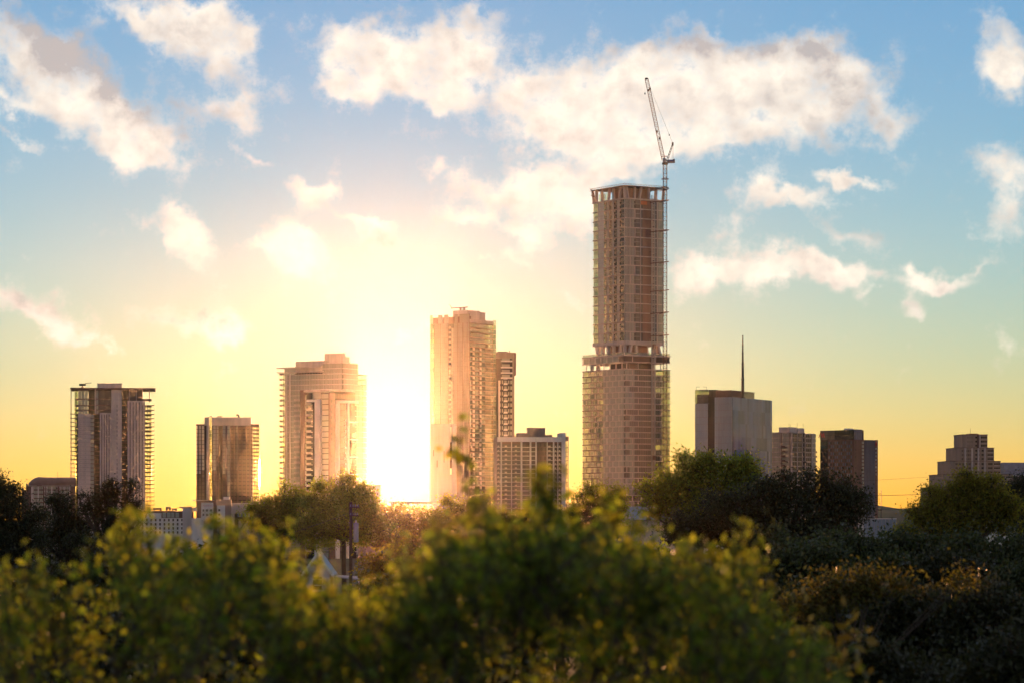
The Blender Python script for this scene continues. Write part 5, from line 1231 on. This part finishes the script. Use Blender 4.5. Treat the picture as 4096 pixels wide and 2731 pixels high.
def shrub(x0, x1, label):
    D0 = 20.0; X0 = px((x0 + x1) / 2, D0); g = terrain(D0)
    r = thing('leafy_shrub', label, 'shrub', (X0, D0, g - .1), 0, 'out-of-focus shrubs close to the camera')
    twigs = MB(); P = []; big = []
    def shoot(tip, root, dens, sparse=False, bare=0.0):
        tip, root = np.array(tip), np.array(root); ln = np.linalg.norm(tip - root)
        mid = (tip + root) / 2 + rng.normal(size=3) * .06 * ln
        twigs.tube([tuple(root), tuple(mid), tuple(tip)], [.010, .007, .003], 4)
        m = max(3, int(ln * dens))
        for q in range(m):
            t = q / m * (1 - bare); c = tip * (1 - t) ** 2 + 2 * mid * t * (1 - t) + root * t * t
            c = c + rng.normal(size=3) * (.030 if sparse else .045)
            (big if (sparse or (t < .3 and len(big) < 120 and rnd.random() < .10)) else P).append(c)
    def at(xp, yp, d): return (px(xp, d) - X0, d - D0, pz(yp, d) - g + .1)
    # sprays: fans of shoots from one point, with dark gaps left between them
    n = int((x1 - x0) * (.075 if x0 > 900 else .05 if x0 > 300 else .03))
    for i in range(n):
        xp = rnd.uniform(x0, x1); d = rnd.choice((16, 17.5, 19, 21, 24)) + rnd.uniform(-.6, .6); base = float(np.interp(xp, ox_, oy_))
        yp = base + (rnd.expovariate(1 / 165.0) + 10 if i > n * .28 else rnd.uniform(-50, 30))
        tip = np.array(at(xp, yp, d)); root = tip + np.array([rnd.uniform(-.25, .25), rnd.uniform(-.1, .3), -rnd.uniform(.35, .7)])
        for k in range(rnd.randint(3, 6)):
            shoot(tip + np.array([rnd.gauss(0, .14), rnd.gauss(0, .12), -abs(rnd.gauss(0, .14)) if k else 0]), root + rng.normal(size=3) * .03, 48, bare=.12)
    return r, twigs, P, big, shoot, at, g
for x0, x1, label in SHR:
    r, twigs, P, big, shoot, at, g = shrub(x0, x1, label)
    if x0 == 1720:
        pts = ((1836, 1690), (1846, 1790), (1862, 1850), (1888, 1925), (1905, 2060))
        for (xa, ya), (xb, yb) in zip(pts[:-1], pts[1:]): shoot(at(xa, ya, 18), at(xb, yb, 18), 60, True)
        shoot(at(1790, 1796, 18), at(1848, 1800, 18), 45, True); shoot(at(1930, 1990, 18), at(1940, 2100, 18), 90, True)
    if x0 == 2060:
        for xa, ya, xb, yb in ((2128, 1925, 2185, 2040), (2232, 1880, 2205, 2040), (2168, 1935, 2190, 2090), (2205, 1965, 2195, 2100), (2150, 1880, 2180, 1990)): shoot(at(xa, ya, 17), at(xb, yb, 17), 85, True)
    if x0 == 2380:
        for xa, ya, xb, yb in ((2405, 1975, 2430, 2110), (2460, 1985, 2455, 2130)): shoot(at(xa, ya, 19), at(xb, yb, 19), 70, True)
    if x0 == 2760:
        for xa, ya, xb, yb in ((2985, 2075, 2952, 2200), (2950, 2170, 2930, 2330), (2995, 2215, 2960, 2380), (2850, 2180, 2870, 2300)): shoot(at(xa, ya, 18), at(xb, yb, 18), 150)
    if x0 == 380:
        for xa, ya, xb, yb in ((480, 2060, 500, 2180), (540, 2075, 530, 2190)): shoot(at(xa, ya, 17), at(xb, yb, 17), 120)
    # stems down to the ground
    for k in range(6):
        xx = rnd.uniform(px(x0, 20), px(x1, 20)) - r.location.x; yy = rnd.uniform(-3, 4)
        twigs.tube([(xx * .4, yy * .4, 0), (xx * .7, yy * .8, 1.6), (xx, yy, 3.6)], [.05, .035, .015], 5)
    twigs.build('twigs', M['bark'], r, kind='stuff')
    P = np.array(P)
    # leaves deeper in the shrub, behind the sprays, in loose clumps
    m = int((x1 - x0) * .09); xs_ = rng.uniform(x0, x1, m); ys_ = np.interp(xs_, ox_, oy_) + 120 + rng.exponential(260, m); ds = rng.uniform(21, 30, m)
    Q = np.stack([(xs_ - HX) / F * ds - r.location.x, ds - 20.0, CAM_Z + (HY - ys_) / F * ds - g + .1], 1)
    Q = np.repeat(Q, 16, 0) + rng.normal(size=(m * 16, 3)) * .12; Q = Q[Q[:, 2] > .2]
    # shrub body down to the ground, added dense to block the low sun
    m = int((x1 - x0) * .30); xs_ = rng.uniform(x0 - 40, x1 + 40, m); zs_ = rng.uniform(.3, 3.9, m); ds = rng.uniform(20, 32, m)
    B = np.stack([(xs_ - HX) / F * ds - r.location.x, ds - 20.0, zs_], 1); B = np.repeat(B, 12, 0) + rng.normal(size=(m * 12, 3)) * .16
    link('sun_blocking_foliage', leaf_mesh('sun_blocking_foliage', B, .13, M['l_bush'], .5), r, kind='stuff')
    Pall = np.concatenate([P, Q]); NL += len(Pall)
    link('foliage', leaf_mesh('foliage', Pall, .070, M['l_fore'], .5), r, kind='stuff')
    for c in big:
        o = link('leaf', LEAF, r, tuple(c)); o.rotation_euler = (rnd.uniform(-1.2, 1.2), rnd.uniform(-1.2, 1.2), rnd.uniform(0, 6.28)); s = rnd.uniform(.065, .105); o.scale = (s, s, s)
print('LEAVES', NL)

# ------------------------------------------------------------------ houses, roofs, poles and wires between the trees
def small_things():
    # white gabled house
    D = 300; X = lambda x: px(x, D); Z = lambda y: pz(y, D); g = terrain(D) - .3
    xm = X(1270); hw = X(1320) - xm
    r = thing('gabled_house', 'small white gabled house among the trees', 'house', (xm, D, g))
    ze, zp = Z(2290) - g, Z(2214) - g
    MB().box(-hw, hw, 0, 7, 0, ze).build('wall', M['white'], r)
    MB().hull([(-hw, 0, ze), (hw, 0, ze), (0, 0, zp - .12), (-hw, .15, ze), (hw, .15, ze), (0, .15, zp - .12)], [(0,1,2), (5,4,3), (0,3,4,1), (1,4,5,2), (2,5,3,0)]).build('gable', M['white'], r)
    for sx in (-1, 1):
        MB().hull([(0, -.3, zp), (sx * (hw + .35), -.3, ze - .32), (sx * (hw + .35), 7.2, ze - .32), (0, 7.2, zp), (0, -.3, zp + .16), (sx * (hw + .35), -.3, ze - .16), (sx * (hw + .35), 7.2, ze - .16), (0, 7.2, zp + .16)], [(0,1,2,3), (4,5,6,7), (0,1,5,4), (1,2,6,5), (2,3,7,6), (3,0,4,7)]).build('roof_slope', M['roofmetal'], r)
        MB().beam((0, -.34, zp + .02), (sx * (hw + .35), -.34, ze - .30), .10, .24).build('bargeboard', M['whitesign'], r)
    for z in lin(.4, ze - .1, 12): MB().box(-hw - .02, hw + .02, -.04, 0, z, z + .10).build('board', M['white'], r)
    w = MB().box(-.45, .45, -.03, .05, ze - 1.7, ze - .4).build('window', M['g_dark'], r); MB().box(-.55, .55, -.06, -.031, ze - .4, ze - .3).build('lintel', M['whitesign'], w)
    MB().hull([(hw + .4, .5, ze - .5), (hw + 3.2, .5, ze - .7), (hw + 3.2, 6, ze - .6), (hw + .4, 6, ze - .4), (hw + .4, .5, ze - .4), (hw + 3.2, .5, ze - .6), (hw + 3.2, 6, ze - .5), (hw + .4, 6, ze - .3)], [(3,2,1,0), (4,5,6,7), (0,1,5,4), (1,2,6,5), (2,3,7,6), (3,0,4,7)]).build('porch_roof', M['roofmetal'], r)
    MB().box(hw + 2.9, hw + 3.05, .6, .75, 0, ze - .68).build('porch_post', M['white'], r)
    # corrugated and blue-grey roofs
    def shed(name, label, x0, x1, yt, ye, D, ridges, mat):
        g = terrain(D) - .3; a, b = px(x0, D), px(x1, D); ze, zr = pz(ye, D) - g, pz(yt, D) - g
        r = thing(name, label, 'shed', ((a + b) / 2, D, g)); h = (b - a) / 2
        MB().box(-h, h, .4, 13.6, 0, ze - .1).build('wall', M['cream'], r)
        for s in (0, 1):
            y0, y1 = (-.3, 7) if s == 0 else (14.3, 7)
            MB().hull([(-h-.3, y0, ze), (h+.3, y0, ze), (h+.3, y1, zr), (-h-.3, y1, zr), (-h-.3, y0, ze+.1), (h+.3, y0, ze+.1), (h+.3, y1, zr+.1), (-h-.3, y1, zr+.1)], [(0,1,2,3), (4,5,6,7), (0,1,5,4), (1,2,6,5), (2,3,7,6), (3,0,4,7)]).build('roof_slope', M[mat], r)
        for x in lin(-h - .2, h + .2, ridges): MB().beam((x, -.3, ze + .13), (x, 7, zr + .13), .14, .12).build('roof_seam', M[mat], r)
    shed('metal_roofed_shed', 'shed with a ribbed grey metal roof below the white gridded apartments', 2130, 2290, 2068, 2112, 520, 16, 'roofmetal')
    shed('blue_roofed_shed', 'shed with a pale blue-grey roof at the foot of the tallest tower', 2505, 2700, 2026, 2078, 640, 12, 'roofmetal')
    # canopy on lattice posts
    D = 760; g = terrain(D); a, b = px(1560, D), px(1850, D); z = pz(2006, D) - g
    r = thing('station_canopy', 'long flat canopy on braced steel posts below the blank grey block', 'canopy', ((a + b) / 2, D, g - .1)); h = (b - a) / 2
    MB().box(-h, h, 0, 6, z - .35, z).build('deck', M['slab'], r); MB().box(-h - .2, h + .2, -.2, 6.2, z, z + .2).build('roof', M['slate'], r)
    for k, x in enumerate(lin(-h + .4, h - .4, 8)):
        MB().box(x - .12, x + .12, .3, .55, 0, z - .35).build('post', M['slate'], r)
        if k < 8: MB().beam((x, .4, z - .5), (x + 2 * h / 9, .4, z - 2.2), .14).beam((x + 2 * h / 9, .4, z - .5), (x, .4, z - 2.2), .14).build('brace', M['slate'], r)
    # panelled low building on the right
    t = Tower('panelled_low_building', 'low pale panelled wall of a building at the foot of the dark lettered tower', 3455, 900, 86, depthL=10, xr=3585)
    zt = t.z(2074); t.box('body', 'concrete', .1, t.W, .1, 10, 0, zt - .1)
    for s0, s1 in zip(lin(0, t.W, 9)[:-1], lin(0, t.W, 9)[1:]): t.part('wall_panel', 'roofmetal', 'R', s0 + .06, s1 - .06, 1, zt, -.1, .15)
    t.box('roof_edge', 'white', -.1, t.W + .1, -.2, 10.1, zt, zt + .2)
    t = Tower('white_cottage', 'white-walled cottage half hidden below the sloping-roofed offices', 4010, 330, 84, depthL=7, xr=4140)
    zt = t.z(2045); t.box('wall', 'white', 0, t.W, 0, 7, terrain(330) - .3, zt)
    MB().hull([(-.3, -.3, zt), (t.W + .3, -.3, zt), (t.W + .3, 7.3, zt), (-.3, 7.3, zt), (-.3, 3.5, zt + 1.0), (t.W + .3, 3.5, zt + 1.0)], [(3,2,1,0), (0,1,5,4), (2,3,4,5), (1,2,5), (3,0,4)]).build('roof', M['white'], t.root)
    t.pane('R', .8, 1.6, zt - 1.6, zt - .5, 'g_dark', .02); t.pane('R', 2.2, 3.0, zt - 1.6, zt - .5, 'g_dark', .02); t.glaze()
    # poles
    def pole(label, x, yt, D, r0, arms, cans):
        g = terrain(D) - .3; r = thing('utility_pole', label, 'pole', (px(x, D), D, g)); H = pz(yt, D) - g
        MB().tube([(0, 0, 0), (0, 0, H)], [r0 * 1.3, r0], 10).build('post', M['wood'], r)
        for (dz, l0, l1) in arms:
            a = MB().box(l0, l1, -r0 - .12, -r0 + .02, H - dz - .12, H - dz).build('crossarm', M['wood'], r)
            for q in lin(l0 + .1, l1 - .1, 3): MB().tube([(q, -r0, H - dz), (q, -r0, H - dz + .18)], [.05, .03], 6).build('insulator', M['grey'], a)
            MB().beam((0, -r0 - .05, H - dz - .9), (l1 * .8 if abs(l1) > abs(l0) else l0 * .8, -r0 - .05, H - dz - .08), .05).build('brace', M['wood'], r)
        for dz, off in cans:
            c = MB().tube([(off, -r0, H - dz - .9), (off, -r0, H - dz - .8), (off, -r0, H - dz), (off, -r0, H - dz + .06)], [.2, .24, .24, .1], 10).build('transformer', M['grey'], r)
            MB().tube([(off, -r0, H - dz + .04), (off, -r0, H - dz + .28)], [.05, .03], 6).build('bushing', M['whitesign'], c)
        return Vector((px(x, D), D, g + H))
    p1 = pole('utility_pole'.replace('_', ' ') + ' with grey transformer cans before the large hazy tree', 1403, 2006, 260, .14, [(.4, -.1, .75), (1.15, -.1, .7)], [(1.9, .48), (2.7, .48)])
    p2 = pole('stout utility pole with a one-sided crossarm before the low hotels', 946, 2052, 150, .10, [(.17, .0, .75)], [])
    p3 = pole('plain utility pole hidden among the dark bushes on the slope', 3380, 2055, 300, .14, [(.2, -1.0, 1.0)], [])
    p4 = Vector((px(4300, 330), 330, pz(1990, 330)))
    MB().tube([(0, 0, 0), (0, 0, p4.z - terrain(330))], [.18, .14], 8).build('post', M['wood'], thing('utility_pole', 'plain utility pole past the sloping-roofed offices', 'pole', (p4.x, 330, terrain(330))))
    def wire(label, a, b, sag, th, grp):
        a, b = Vector(a), Vector(b); pts = []
        for i in range(15):
            t = i / 14; p = a.lerp(b, t); p.z -= sag * 4 * t * (1 - t); pts.append(tuple(p - a))
        o = MB().tube(pts, [th] * 15, 4).build('power_line', M['wire'], None, label=label, category='power line', group=grp); o.location = a
    wire('uppermost power line crossing the sky beside the stepped pyramid offices', (px(3300, 300), 300, pz(1929, 300)), (px(4300, 330), 330, pz(1860, 330)), .15, .009, 'power lines beside the pyramid offices')
    wire('thick middle power line crossing the sky beside the stepped pyramid offices', (px(3300, 300), 300, pz(1985, 300)), (px(4300, 330), 330, pz(1950, 330)), .12, .022, 'power lines beside the pyramid offices')
    wire('lowest power line crossing the sky just above the hills', (px(3300, 300), 300, pz(2040, 300)), (px(4300, 330), 330, pz(2010, 330)), .12, .02, 'power lines beside the pyramid offices')
    wire('upper power line running from the transformer pole over the hazy trees', (p1.x, p1.y - .1, p1.z - .9), (px(900, 230), 230, pz(2190, 230)), .3, .012, 'power lines from the transformer pole')
    wire('power line running low from the transformer pole past the gabled house', (p1.x, p1.y - .1, p1.z - 3.2), (px(900, 230), 230, pz(2230, 230)), .25, .012, 'power lines from the transformer pole')
    wire('lowest power line from the transformer pole above the gable', (p1.x, p1.y - .1, p1.z - 3.6), (px(900, 230), 230, pz(2270, 230)), .25, .012, 'power lines from the transformer pole')
    D = 2600; m = thing('radio_mast', 'hair-thin distant radio mast above the hills beside the dark lettered tower', 'mast', (px(3525, D), D, 0))
    lattice(MB(), (0, 0, 0), (0, 0, pz(1958, D)), .7, 40, .14, .07).build('lattice', M['steel'], m); MB().beam((0, 0, pz(1958, D)), (0, 0, pz(1950, D)), .12).build('tip', M['steel'], m)
small_things()

# ------------------------------------------------------------------ the air
def haze():
    m, nt, N, L = nodes('haze')
    o = N('ShaderNodeOutputMaterial'); p = N('ShaderNodeVolumePrincipled'); L(p.outputs[0], o.inputs['Volume'])
    p.inputs['Color'].default_value = (1.0, 0.96, 0.92, 1); p.inputs['Density'].default_value = HAZE_DENSITY; p.inputs['Anisotropy'].default_value = HAZE_G
    b = MB().box(-4700, 4700, -180, 3160, -2.5, 307).build('haze', m, kind='stuff')
haze()
